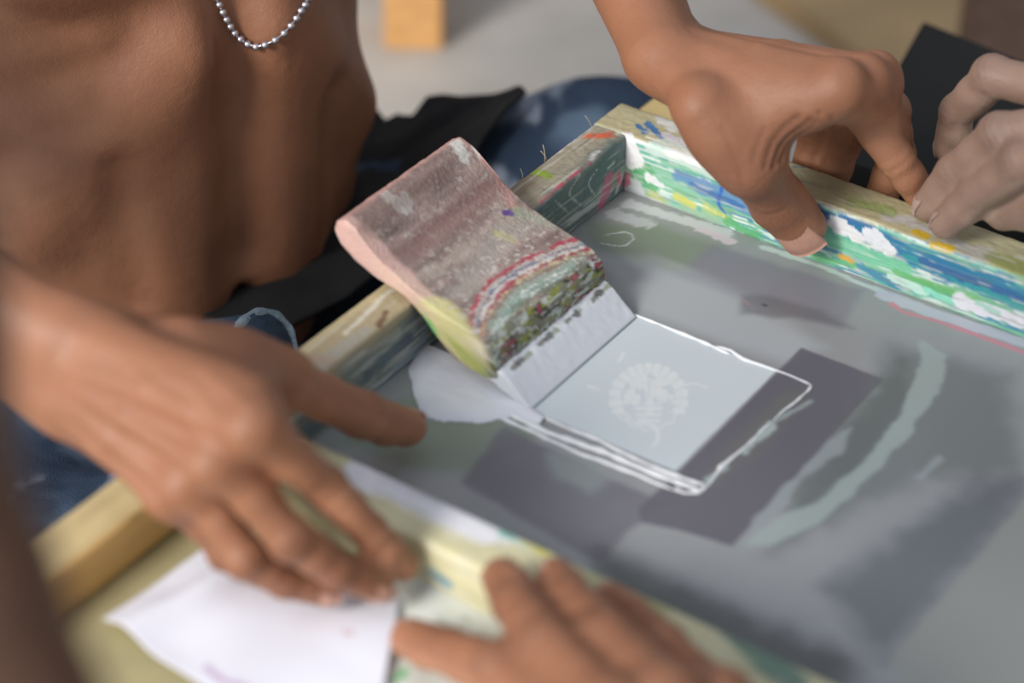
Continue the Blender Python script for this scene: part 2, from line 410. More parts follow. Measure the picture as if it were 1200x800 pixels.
# --- the printer's hands: his right hand on the front rail, his left hand over the back rail
def W3(x, y, z): return np.array([x, y, z], float)
R_M = [PK(302, 500, 741), PK(256, 540, 750), PK(224, 566, 764), PK(207, 580, 778)]
R_F = [[PK(382, 571, 772), PK(432, 621, 785), WF(64, -161.5, 23)],
       [PK(341, 631, 761), PK(394, 668, 774), PK(442, 686, 788)],
       [PK(289, 654, 770), PK(333, 680, 780), PK(380, 692, 789)],
       [PK(266, 646, 790), PK(303, 668, 798), PK(343, 680, 802)]]
R_T = [PK(212, 415, 800), PK(332, 444, 828), PK(424, 486, 858), PZ(478, 502, 14)]
R_W = PK(66, 420, 795); R_E = W3(-378, -25, 160)
L_M = [WF(88, 110, 102), WF(91, 128, 97), WF(88, 146, 89), WF(77, 162, 76)]
L_F = [[WF(84, 144, 75), WF(101, 148, 54), PZ(1077, 224, 36)],
       [WF(89, 161, 67), WF(92, 170, 42), WF(88, 167, 19)],
       [WF(69, 174, 58), WF(63, 176, 34), WF(60, 172, 11)],
       [WF(51, 174, 52), WF(47, 176, 32), WF(45, 172, 12)]]
L_T = [PK(822, 125, 935), PK(880, 190, 945), PK(912, 236, 972), PZ(940, 268, 22)]
L_W = PK(778, 62, 972); L_E = W3(-4, 334, 159)
# ------------------------------------------------------------------ the printer: torso, arms and hands as one figure
skin = skin_mat('skin_brown', '3c1f16', '98684e')
skin_far = skin_mat('skin_greyish', '45332c', '967a6b')
skin_deep = skin_mat('skin_dark', '2c1b15', '5f4334')
nail_m = plain('nail_plate', 'c49683', 0.3, 300, .0002, .06)
nail_g = plain('nail_plate_pale', 'b39a8f', 0.3, 300, .0002, .06)

XT = np.array([.788, .616, 0]); YT = np.array([.616, -.788, 0]); ZT = np.array([0, 0, 1.0]); MT = np.array([XT, YT, ZT])
def TO(x, y, z): return np.array([-190., 226., 0])+XT*x+YT*y+ZT*z
SR, SL = TO(-165, 0, 375), TO(150, 5, 375)
def torso_prims():
    g = [('e', TO(0, -4, 150), (140, 97, 200), MT), ('e', TO(0, 0, -40), (119, 86, 150), MT), ('e', TO(0, -30, -185), (120, 75, 80), MT)]
    g += [('k', 40, ('c', TO(-118, -5, 345), TO(118, -5, 345), 62, 62)), ('k', 40, ('c', TO(0, -10, 380), TO(0, 12, 470), 58, 54))]
    return g
def torso_detail(b):
    for sx in (-1, 1):
        b.group(26, [('e', TO(sx*67, 73, 156), (64, 29, 60), MT)], 4)                    # chest muscle
        b.group(30, [('c', TO(sx*30, 70, 35), TO(sx*28, 66, -125), 21, 19)], 4)          # belly columns
        b.group(26, [('c', TO(sx*22, 83, 62), TO(sx*92, 44, -28), 18, 14)], 4)           # edge of the ribs
        for k in range(3 if sx < 0 else 0):
            b.group(14, [('c', TO(sx*(58+9*k), 72-7*k, 78-32*k), TO(sx*102, 36, 60-40*k), 7, 5)], 2)
        b.group(-16, [('c', TO(sx*62, 88, 8), TO(sx*60, 84, -70), 3, 3)], 2)
    b.group(-22, [('c', TO(0, 100, 95), TO(0, 92, -60), 5, 4)], 2)                       # midline
    b.group(-9, [('c', TO(0, 96, -88), TO(0, 72, -90), 6, 3.5)], 2)                      # navel
    b.group(7, [('s', PK(102, -6, 1100)*0+TO(-84, 93, 128), 5.5)], 2)
def printer_body():
    b = Body(); b.group(30, torso_prims(), 45); torso_detail(b)
    b.group(32, [('c', SR, R_E, 50, 40)], 20); b.group(32, [('c', SL, L_E, 48, 38)], 20)
    n0 = len(b.groups); hr = hand(b, R_W, R_E, R_M, R_F, R_T, nside=(-.3, -.7, .6), thumb_up=nrm(np.array([.25, .95, .1])), el_r=40, fs=.81, ts=.88, cm=.85, ks=.86, ps=.88)
    n1 = len(b.groups); hl = hand(b, L_W, L_E, L_M, L_F, L_T, nside=(0, 0, 1), thumb_up=nrm(np.array([-.55, -.55, .5])), el_r=38, ts=1.2, cm=.74, ps=.93)
    for h_, g_ in ((hr, b.groups[n0:n1]), (hl, b.groups[n1:])): h_['sdf'] = Body(); h_['sdf'].groups = g_
    return b, hr, hl
b, hr, hl = printer_body()
H = 1.15
def hit(px, py):
    d = ray(px, py); d = d/np.linalg.norm(d); t = 640.0
    for _ in range(70):
        s = float(b.ev((CAM*1000+d*t)[None])[0])
        if s < .05: break
        t += s*.9
    return CAM*1000+d*t
CREASES = {1: [([(896, 196), (903, 172), (918, 150), (936, 136)], 1.2, .8, .16), ([(906, 196), (914, 174), (930, 156), (950, 140)], 1.3, .9, .2), ([(915, 190), (922, 172), (938, 158), (958, 142)], 1.1, .7, .14), ([(882, 190), (888, 168), (896, 150)], .9, .4, .08),
                ([(960, 133), (975, 138), (984, 152), (986, 172)], 1.1, .8, .14), ([(1042, 206), (1050, 198), (1058, 194)], .7, .5, .12), ([(884, 238), (900, 244), (915, 238)], .8, .35, .08), ([(886, 246), (902, 252), (918, 246)], .8, .35, .07), ([(846, 150), (866, 196), (870, 220)], 1.6, .3, .04)],
           0: [([(236, 430), (262, 452), (296, 480)], 2.0, -.5, 0), ([(150, 430), (200, 470), (238, 508)], 2.0, -.45, 0), ([(190, 440), (225, 455), (262, 500)], 1.6, -.4, 0), ([(282, 512), (300, 528), (322, 560)], 1.0, .3, .05)]}
def cutkeep(V, Fc, keep):
    k = keep(V); Fk = Fc[k[Fc].all(1)]; used = np.zeros(len(V), bool); used[Fk.ravel()] = True
    m = np.cumsum(used)-1; return used, m[Fk]
def near_hand(v, h): return evc(h['sdf'], v) < 12
def segd(v, a, c): ba = c-a; q = v-a; t = np.clip(q@ba/(ba@ba), 0, 1); return np.linalg.norm(q-t[:, None]*ba, axis=1)
pieces = []
cut_r = (R_W+(R_E-R_W)*.52, nrm(R_E-R_W)); cut_l = (L_W+(L_E-L_W)*.50, nrm(L_E-L_W))
for h, (cp, cn) in ((hr, cut_r), (hl, cut_l)):
    lo, hi = hand_box(h, 26); q = cp
    lo = np.minimum(lo, q-66); hi = np.maximum(hi, q+66)
    V, Fc, G = surface(b, lo, hi, H)
    used, F2 = cutkeep(V, Fc, lambda v: ((v-cp)@cn < 2.0) & (evc(h['sdf'], v) < 14)); V, G = V[used], G[used]
    t, V = hand_tone(V, G, [h])
    for px_, wd, dp, tn in CREASES[0 if h is hr else 1]:
        ln = smooth_line([hit(*q_) for q_ in px_], 8); d_ = np.full(len(V), 99.)
        for k_ in range(len(ln)-1): d_ = np.minimum(d_, segd(V, ln[k_], ln[k_+1]))
        e_ = np.exp(-(d_/wd)**2); V = V-G*(dp*e_)[:, None]; t = t-tn*e_
    pieces.append((V, F2, t))
V, Fc, G = surface(b, (-470, -140, -290), (60, 430, 480), 3.2)
def keepbody(v): return ~(((v-cut_r[0])@cut_r[1] < -4) & near_hand(v, hr) | ((v-cut_l[0])@cut_l[1] < -4) & near_hand(v, hl))
used, F2 = cutkeep(V, Fc, keepbody); V = V[used]
tb = 0.47+0.10*fbm(V*.012, 9, 3)
q = V-TO(-84, 95, 128); tb -= .38*sstep(15, 9, np.linalg.norm(q, axis=1))                # darker areola
q = V-TO(0, 84, -90); tb -= .25*sstep(16, 3, np.linalg.norm(q, axis=1))
pieces.append((V, F2, tb))
VV = np.concatenate([p[0] for p in pieces]); off = np.cumsum([0]+[len(p[0]) for p in pieces])[:-1]
FF = np.concatenate([p[1]+o for p, o in zip(pieces, off)]); TT = np.concatenate([p[2] for p in pieces])
printer = empty('person', 'bare-chested person in dark jeans with a silver bead necklace, both hands holding the painted frame', 'person', TO(0, 0, -240)/1000)
PL = np.array(printer.location)
meshobj('body', VV/1000-PL, FF, skin, printer, attrs={'tone': TT})
nl = nail(printer, hl['thumb'], 3, nail_m, w=.78, thumb=True, lift=.5)
for f in hr['fingers'][:3]: nail(printer, f, 3, nail_m)
nail(printer, hr['thumb'], 3, nail_m, thumb=True, lift=.5)
for f in hl['fingers'][:3]: nail(printer, f, 3, nail_m)

# silver bead necklace lying on the chest
key = [(196, -230), (213, -140), (232, -60), (250, 0), (262, 22), (278, 40), (298, 51), (318, 46), (337, 30), (350, 10), (356, -4), (366, -60), (374, -140), (376, -230)]
pts = [TO(-20, -75, 425), TO(-64, -20, 430), TO(-66, 45, 385), TO(-58, 92, 330)]+[hit(*k) for k in key]+[TO(58, 92, 330), TO(66, 45, 385), TO(64, -20, 430), TO(20, -75, 425), TO(-20, -75, 425)]; dense = []
for i in range(len(pts)-1):
    p_, q_ = pts[max(i-1, 0)], pts[min(i+2, len(pts)-1)]
    for t in np.linspace(0, 1, 40, endpoint=False):
        a0, a1 = pts[i], pts[i+1]; m0, m1 = (a1-p_)/2, (q_-a0)/2
        dense.append((2*t**3-3*t**2+1)*a0+(t**3-2*t**2+t)*m0+(-2*t**3+3*t**2)*a1+(t**3-t**2)*m1)
dense = np.array(dense); L_ = np.concatenate([[0], np.cumsum(np.linalg.norm(np.diff(dense, axis=0), axis=1))])
silver = plain('polished_silver', 'd8d6de', 0.34, 200, .0001, .05, metallic=1.0)
def ball(r, nu=14, nv=9):
    V = [(0, 0, r)]; Fc = []
    for i in range(1, nv):
        for j in range(nu): a, c = math.pi*i/nv, 2*math.pi*j/nu; V.append((r*math.sin(a)*math.cos(c), r*math.sin(a)*math.sin(c), r*math.cos(a)))
    V.append((0, 0, -r)); n = len(V)-1
    for j in range(nu):
        Fc.append((0, 1+j, 1+(j+1) % nu)); Fc.append((n, n-nu+(j+1) % nu, n-nu+j))
        for i in range(nv-2): a = 1+i*nu; Fc.append((a+j, a+nu+j, a+nu+(j+1) % nu, a+(j+1) % nu))
    return V, Fc
sv = np.arange(0, L_[-1], 4.45); cord = np.stack([np.interp(sv, L_, dense[:, i]) for i in range(3)], 1)
for _ in range(6):
    d0 = b.ev(cord); gg = np.stack([b.ev(cord+np.eye(3)[i])-b.ev(cord-np.eye(3)[i]) for i in range(3)], 1)
    cord = cord+(2.0-d0)[:, None]*gg/(np.linalg.norm(gg, axis=1, keepdims=True)+1e-9)
cord = list(cord)
def tube(path, r, n=8, closed=False):
    path = np.asarray(path, float); V = []; Fc = []; m = len(path)
    r = np.full(m, r) if np.isscalar(r) else np.asarray(r)
    prev = None
    for i, p in enumerate(path):
        d = nrm(path[min(i+1, m-1)]-path[max(i-1, 0)]) if not closed else nrm(path[(i+1) % m]-path[i-1])
        u = np.cross(d, [0, 0, 1.]) if prev is None else prev-d*(prev@d)
        if np.linalg.norm(u) < 1e-6: u = np.array([1., 0, 0])
        u = nrm(u); prev = u; w = np.cross(d, u)
        for j in range(n): a = 2*math.pi*j/n; V.append(p+(u*math.cos(a)+w*math.sin(a))*r[i])
    for i in range(m if closed else m-1):
        for j in range(n): a, c = i*n, ((i+1) % m)*n; Fc.append((a+j, a+(j+1) % n, c+(j+1) % n, c+j))
    if not closed: Fc.append(tuple(range(n))[::-1]); Fc.append(tuple(range((m-1)*n, m*n)))
    return np.array(V), Fc
tv, tf = tube(cord, .45); neck = meshobj('necklace', tv/1000-PL, tf, silver, printer); neck['label'] = 'silver ball-chain necklace'
bv, bf = ball(.00195); bead0 = None
for p in cord:
    if bead0 is None: o = bead0 = meshobj('bead', bv, bf, silver, neck)
    else: o = bead0.copy(); link(o, neck)
    o.location = p/1000-PL

# jeans, seated cross-legged
KL, KR = W3(50, 300, -114), W3(-235, -55, -140)
def jeans():
    j = Body(); hip = TO(0, -6, -178)
    g = [('e', hip, (158, 112, 78), MT), ('c', TO(70, 0, -190), KL, 82, 62), ('c', TO(-70, 0, -190), KR, 82, 64),
         ('c', KL, W3(-70, 20, -175), 60, 44), ('c', KR, W3(-70, 60, -120), 60, 46)]
    j.group(10, g, 22)
    return j
jb = jeans()
V, Fc, G = surface(jb, (-400, -150, -290), (150, 420, -20), 3.0)
fold = 3.0*np.abs(fbm(V*np.array([.02, .02, .03]), 21, 3))+1.6*fbm(V*.06, 22, 3)
V = V+G*(fold)[:, None]
jc = np.tile(lin('2f3d50'), (len(V), 1)); w = (sstep(.05, .55, fbm(V*.03, 31, 3)))[:, None]; jc = jc*(1-w)+lin('57697e')*w
w = (sstep(.25, .5, fbm(V*np.array([.05, .02, .05]), 35, 3)))[:, None]; jc = jc*(1-w*.7)+lin('98a2b2')*w*.7
denim = painted('denim', .9, 900, .0006, .7, spec=.15)
jo = meshobj('jeans', V/1000-PL, Fc, denim, printer, colour=jc); jo['label'] = 'faded dark blue denim jeans'
cuffp = PK(308, 412, 1010); ax_ = nrm([.5, -.25, .35]); u_ = nrm(np.cross(ax_, [0, 0, 1])); w_ = np.cross(ax_, u_)
ring = [cuffp+(u_*math.cos(t)*1.25+w_*math.sin(t))*17 for t in np.linspace(0, 2*math.pi, 40, endpoint=False)]
tv, tf = tube(ring, 2.3+.4*np.sin(np.arange(40)*1.7), 10, True)
cu = meshobj('cuff', tv/1000-PL, tf, plain('worn_denim_hem', '8699a6', .9, 500, .0006, .3), jo); cu['label'] = 'pale frayed hem'
sv, sf = tube([cuffp+ax_*2, cuffp-ax_*30, cuffp-ax_*60+np.array([0, 0, -14])], [18, 22, 34], 24)
meshobj('trouser_leg', sv/1000-PL, sf, plain('denim_leg', '33475c', .9, 400, .0006, .3), jo)

# ------------------------------------------------------------------ the helpers
def helper(name_label, skinm, M, F, T, Wp, Ep, nside, tup, nails=(), tnail=False, s=1.0, box=None, nm=None, el_r=38, back=None, shoulder=None):
    bb = Body(); h = hand(bb, Wp, Ep, M, F, T, nside=nside, thumb_up=tup, s=s, el_r=el_r)
    if shoulder is not None: bb.group(25, [('c', Ep, shoulder, el_r+2, 52)], 5)
    lo, hi = hand_box(h, 26); q = Wp+nrm(Ep-Wp)*60; lo = np.minimum(lo, q-62); hi = np.maximum(hi, q+62)
    V, Fc, G = surface(bb, lo, hi, 1.2)
    cn = nrm(Ep-Wp); used, F1 = cutkeep(V, Fc, lambda v: ((v-q)@cn < 1.5) & np.all(v > lo+2.4, 1) & np.all(v < hi-2.4, 1)); V1, G1 = V[used], G[used]
    t1, V1 = hand_tone(V1, G1, [h])
    lo2 = np.minimum(q, Ep); hi2 = np.maximum(q, Ep)
    if shoulder is not None: lo2 = np.minimum(lo2, shoulder); hi2 = np.maximum(hi2, shoulder)
    V, Fc, G = surface(bb, lo2-70, hi2+70, 3.5)
    used, F2 = cutkeep(V, Fc, lambda v: ((v-q)@cn > -4)); V2 = V[used]
    VV = np.concatenate([V1, V2]); FF = np.concatenate([F1, F2+len(V1)]); TT = np.concatenate([t1, np.full(len(V2), .48)])
    e = empty('person', name_label, 'person', Ep/1000)
    meshobj('body', VV/1000-np.array(e.location), FF, skinm, e, attrs={'tone': TT})
    for i in nails: nail(e, h['fingers'][i], 3, nm or nail_m, w=.7, ln=10, lift=0, s=s)
    if tnail: nail(e, h['thumb'], 3, nm or nail_m, thumb=True, s=s)
    return h
# helper at the right edge, fingertips on the back rail
B_M = [PK(1262, 108, 925), PK(1268, 140, 905), PK(1275, 175, 885), PK(1290, 205, 868)]
B_F = [[PK(1163, 90, 948), PK(1122, 130, 972), PK(1112, 172, 986)],
       [PK(1172, 158, 925), PK(1118, 202, 951), PK(1088, 241, 966)],
       [PK(1196, 192, 912), PK(1143, 228, 938), PK(1108, 262, 952)],
       None]
B_T = [PK(1335, 215, 880), PK(1290, 228, 900), PK(1232, 238, 925), PK(1178, 246, 948)]
B_W = PK(1420, 130, 880); B_E = PK(2000, 60, 900)
helper('person at the right edge with greyish hand, fingertips pressing the back rail', skin_far, B_M, B_F, B_T, B_W, B_E,
       nside=(-.2, -.6, .7), tup=nrm(np.array([-.5, .2, .8])), nails=(0, 1, 2), tnail=True, nm=nail_g, s=.96)
# helper at the bottom edge, fingers on the front rail and the paper
C_M = [PK(668, 850, 703), PK(722, 836, 690), PK(785, 820, 692), PK(845, 822, 702)]
C_F = [[PK(585, 786, 735), PK(527, 763, 757), PK(481, 748, 774)],
       [PK(642, 757, 729), PK(604, 706, 753), PK(589, 677, 774)],
       [PK(708, 744, 731), PK(668, 702, 755), PK(652, 676, 775)],
       [PK(778, 758, 735), PK(743, 724, 755), PK(716, 702, 772)]]
C_T = [PZ(740, 980, 42), PZ(680, 950, 34), PZ(612, 912, 27), PZ(555, 882, 21)]
C_W = PK(880, 1060, 655); C_E = C_W+nrm(np.array([.6, -.62, .5]))*250
helper('person at the bottom edge whose spread fingers rest on the front rail and the paper', skin, C_M, C_F, C_T, C_W, C_E,
       nside=(0, -.6, .8), tup=nrm(np.array([0, -.3, 1])), nails=(0, 1, 2, 3), tnail=False)
# blurred onlooker close to the camera on the left
D_W = PK(95, 1080, 435); D_E = PK(-330, 310, 430)
D_df = nrm(D_W-D_E); D_la = nrm(np.cross(D_df, ray(0, 900)))
dm = [D_W+D_df*88+D_la*x for x in (30, 10, -10, -28)]
dF = [[m+D_df*42-np.array([0, -6, 4]), m+D_df*64+np.array([0, 16, -8]), m+D_df*74+np.array([0, 30, -18])] for m in dm]
dT = [D_W+D_df*22+D_la*26, D_W+D_df*55+D_la*48, D_W+D_df*82+D_la*58, D_W+D_df*106+D_la*60]
helper('blurred person at the left edge, bare forearm hanging close to the camera', skin_deep, dm, dF, dT, D_W, D_E,
       nside=(0, -.6, .8), tup=nrm(np.array([0, -.3, 1])), nails=(), el_r=48, shoulder=PK(-700, 50, 430))
# ------------------------------------------------------------------ helpers for woodwork (frame axes, mm)
def grid_faces(m, n, closed=True):
    i, j = np.meshgrid(np.arange(m-1), np.arange(n if closed else n-1), indexing='ij'); i = i.ravel(); j = j.ravel(); j2 = (j+1) % n
    return np.stack([i*n+j, i*n+j2, (i+1)*n+j2, (i+1)*n+j], 1)
def resample(loop, step):
    P_ = np.array(loop+[loop[0]], float); L = np.concatenate([[0], np.cumsum(np.linalg.norm(np.diff(P_, axis=0), axis=1))])
    s = np.linspace(0, L[-1], max(8, int(L[-1]/step)), endpoint=False); return np.stack([np.interp(s, L, P_[:, k]) for k in (0, 1)], 1)
def loft(section, s0, s1, step, axis, inset=3):
    """closed section (n,2) in (cross, z) swept along 'a' or 'b'; rounded, capped ends; returns V (frame mm), faces"""
    m = max(2, int((s1-s0)/step)+1); ss = np.linspace(s0, s1, m); cen = section.mean(0); rings = []
    rings = [(s0, .001), (s0, .3), (s0, .6), (s0, .85), (s0+.15, .965)]+[(s, 1) for s in np.clip(ss, s0+.8, s1-.8)]+[(s1-.15, .965), (s1, .85), (s1, .6), (s1, .3), (s1, .001)]
    V = []
    for s, f in rings:
        q = cen+(section-cen)*f
        V.append(np.stack([np.full(len(q), s), q[:, 0], q[:, 1]] if axis == 'a' else [q[:, 0], np.full(len(q), s), q[:, 1]], 1))
    Fc = grid_faces(len(rings), len(section))
    area_ = 0.5*np.sum(section[:, 0]*np.roll(section[:, 1], -1)-np.roll(section[:, 0], -1)*section[:, 1])
    if (area_ > 0) == (axis == 'b'): Fc = Fc[:, ::-1]
    return np.concatenate(V), Fc
def rbox(c0, c1, z0, z1, r, step):
    L = []
    for cx, cz, a0 in ((c1-r, z1-r, 0), (c0+r, z1-r, 90), (c0+r, z0+r, 180), (c1-r, z0+r, 270)):
        for t in (0, 30, 60, 90): a = math.radians(a0+t); L.append((cx+r*math.cos(a), cz+r*math.sin(a)))
    return resample(L, step)
def fz(*px, z=30): return np.array([FR(PZ(x, y, z)) for x, y in px])
def fb(*px, b=130): return np.array([FR(PB(x, y, b)) for x, y in px])
def fa(*px, a=-26):                       # on a plane a = const of the frame
    out = []
    for x, y in px: d = ray(x, y); t = (a/1000-CAM@E1)/(d@E1); out.append(FR((CAM+d*t)*1000))
    return np.array(out)
WOODN = (.02, .3, .3)

fr = empty('screen_printing_frame', 'paint-smeared wooden silkscreen frame with grey emulsion mesh, held down by the hands', 'screen frame', (0, 0, 0), YW)
rail_m = painted('painted_wood', .5, 420, .0005, .8)
def rail(axis, s0, s1, c0, c1, z0, z1, base, strokes, step=1.0, amp=.35, seed=1, label=None, grain=.12, bands=None):
    V, Fc = loft(rbox(c0, c1, z0, z1, 2.2, step), s0, s1, step, axis)
    nv = V.copy(); k = 1 if axis == 'a' else 0; cc = np.array([0, 0, (z0+z1)/2]); cc[k] = (c0+c1)/2; d = V-cc; d[:, 0 if axis == 'a' else 1] = 0
    d /= (np.linalg.norm(d, axis=1, keepdims=True)+1e-6); V = V+d*(amp*(fbm(V*.12, seed, 3)+.6*fbm(V*.5, seed+3, 2)))[:, None]
    st = np.array([.02, .35, .35]) if axis == 'a' else np.array([.35, .02, .35])
    g = fbm(nv*st, seed+9, 3)[:, None]; C = lin(base)*(1+grain*2*g)
    if bands is not None: C = bands(nv, C)
    C = paint(nv, C, strokes, seed)
    q_ = fbm(nv*st*np.array([3, 1.3, 1.3]), seed+31, 3); mk = (sstep(.3, .42, q_)*.45)[:, None]; C = C*(1-mk)+lin('d9d8d2')*mk
    mk = (sstep(.34, .46, fbm(nv*st*1.7, seed+37, 3))*.4)[:, None]; C = C*(1-mk)+lin('7f7c6c')*mk
    o = meshobj('rail', V/1000, Fc, rail_m, fr, colour=np.clip(C, 0, 1))
    if label: o['label'] = label
    return o
def back_bands(v, C):
    inn = sstep(132.4, 130.8, v[:, 1])*(v[:, 2] < 29.4); t = v*np.array([.018, .25, .42]); n = [fbm(t*np.array([1+.5*k, 1, 1+.3*k]), 300+k*11, 4) for k in range(5)]
    B_ = np.tile(lin('93c9ae'), (len(v), 1))
    for c, m in (('5fb0a8', sstep(.0, .1, n[0])), ('d8e8e2', sstep(.12, .2, n[1])), ('4c8dae', sstep(.1, .18, n[2])*sstep(30, 60, v[:, 0]+20)), ('7cbf94', sstep(.18, .26, n[3])*sstep(24, 14, v[:, 2])), ('f0f2f2', sstep(.26, .34, n[4]))):
        m = (m*.9)[:, None]; B_ = B_*(1-m)+lin(c)*m
    i_ = inn[:, None]; return C*(1-i_)+B_*i_
def left_bands(v, C):
    inn = sstep(-28.2, -26.6, v[:, 0])*(v[:, 2] < 29.4); t = v*np.array([.25, .02, .42]); n = [fbm(t, 340+k*11, 4) for k in range(3)]
    B_ = np.tile(lin('7f8884'), (len(v), 1))
    for c, m in (('5c7078', sstep(.02, .12, n[0])), ('a3a79e', sstep(.12, .2, n[1])), ('c3c8c8', sstep(.26, .32, n[2]))):
        m = (m*.85)[:, None]; B_ = B_*(1-m)+lin(c)*m
    i_ = inn[:, None]; C = C*(1-i_)+B_*i_
    far = (sstep(20, 110, v[:, 1])*(1-inn))[:, None]*.6; return C*(1-far)+lin('9c968c')*far
LA = (.05, .3, .3); BLOB = (.16, .16, .16)
back = [  # top face
    (fz((900, 190), (1060, 250), (1200, 305)), 7, 'b9b48e', .6, 2, 3, LA), (fz((1040, 252), (1100, 272)), 4, 'c8c6c4', .9, 2.5, 1, BLOB), (fz((1000, 236), (1040, 248)), 4, '93a663', .8, 2.5, 1.5, BLOB),
    (fz((1120, 287), (1160, 300)), 5, 'bdbcb8', .8, 3, 1.5, BLOB), (fz((1165, 300), (1205, 318)), 4.5, '8f9a52', .8, 2.5, 1.5, BLOB), (fz((1074, 272), (1084, 276)), 2.5, 'd8b52a', .95, 1, .4, BLOB), (fz((1094, 286), (1112, 290)), 2.2, 'e0bb2c', .95, 1, .4, BLOB),
    (fz((775, 140), (792, 150)), 4, 'dcdcd8', .9, 2.5, .8, BLOB), (fz((778, 160), (800, 168)), 3.5, 'd8d3e0', .8, 2.5, .8, BLOB), (fz((735, 118), (760, 126)), 5, 'a89c78', .8, 2.5, 1.5, BLOB), (fz((760, 145), (775, 162)), 1.6, '2a6fae', .9, 1.6, .3, BLOB),
    (fz((746, 146), (756, 154)), 1.6, '2a6fae', .9, 1.4, .3, BLOB), (fz((930, 195), (962, 198)), .5, '4f86b0', .8, .3, .2),
    # inner face
    (fb((770, 172), (880, 215)), 5.5, 'cfe3da', .95, 3, 1, LA), (fb((782, 172), (830, 192)), 3.5, 'f1f2f2', .95, 3, .4, LA),
    (fb((795, 205), (850, 228), (905, 258)), 4.2, '6c96c4', .9, 3.5, .8, LA), (fb((810, 215), (870, 243)), 1.6, '3b6fb2', .8, 2, .5, LA), (fb((852, 205), (842, 235), (850, 250)), .8, '2b6cc0', .9, .6, .2),
    (fb((950, 242), (985, 258), (1020, 272)), 3.0, '3872ac', .95, 2.6, .4, LA), (fb((1000, 272), (1100, 312), (1200, 350)), 4.2, '2f7fa8', .9, 3.5, .8, LA), (fb((1060, 300), (1200, 362)), 2.6, '3aa0a0', .8, 3, .6, LA),
    (fb((1080, 305), (1130, 325), (1200, 352)), 1.5, '3d6ca0', .9, 2, .4, LA), (fb((980, 262), (1005, 275)), 3.4, 'f2f3f5', .95, 3.2, .3, BLOB), (fb((1020, 276), (1040, 290)), 3.6, 'eef0f4', .95, 3.2, .3, BLOB), (fb((1000, 282), (1045, 298)), 1.2, 'f4f4f4', .9, 1.4, .2, LA),
    (fb((962, 272), (1000, 290), (1060, 315)), 3.4, '7fd0a6', .85, 2.5, .8, LA), (fb((1050, 318), (1100, 338), (1145, 352)), 2.2, '6cba6c', .85, 1.8, .6, LA), (fb((1045, 325), (1085, 342)), 1.8, 'c8ecdc', .9, 1.4, .4, LA), (fb((1085, 340), (1120, 352)), 1.6, '8fe0c4', .9, 1.4, .4, LA),
    (fb((745, 198), (762, 215)), 6, '4faa6c', .85, 3, 1, BLOB), (fb((735, 170), (741, 188)), 5.5, 'f0eff1', .97, 2.5, .4, BLOB), (fb((760, 208), (775, 216)), 2.2, 'eceef0', .95, 1.5, .3, BLOB), (fb((745, 218), (750, 228)), 3, 'd6dade', .9, 2, .6, BLOB),
    (fb((792, 229), (812, 240)), 2.0, 'dcd660', .8, 2.2, .9, LA), (fb((825, 243), (850, 254)), 1.6, 'd8d468', .8, 2, .8, LA), (fb((765, 232), (775, 238)), 3, 'b6bf52', .8, 2, 1, BLOB), (fb((800, 245), (850, 262)), 2.4, '9fb79a', .7, 2, 1, LA),
    (fb((855, 262), (885, 276)), 2.6, '5db070', .8, 2.6, .4, BLOB), (fb((860, 285), (900, 300)), 1.8, '5cbf74', .9, 1.5, .4, LA), (fb((955, 300), (1000, 312)), 2.2, '6cc47c', .8, 1.8, .5, LA), (fb((985, 300), (998, 306)), 1.3, 'dfae42', .9, .8, .3),
    (fb((735, 206), (733, 226)), 2, 'd4688c', .8, 1.6, .6, BLOB), (fb((735, 226), (850, 272)), 2.2, 'c9ccd2', .85, 2, .8, LA), (fb((1125, 352), (1200, 378)), 3.6, 'e6e6ee', .95, 1.8, .4, LA), (fb((1146, 356), (1170, 368)), 1.6, '9fd4c0', .8, 1, .4),
    (fz((757, 160), (880, 206), (1200, 328)), .8, 'f1ecd6', .9, .5, .3), ]
rail('a', -45, 330, 130, 156, -1, 30, 'bfb792', back, .95, bands=back_bands, label='pale rail streaked blue, mint, green and white inside')
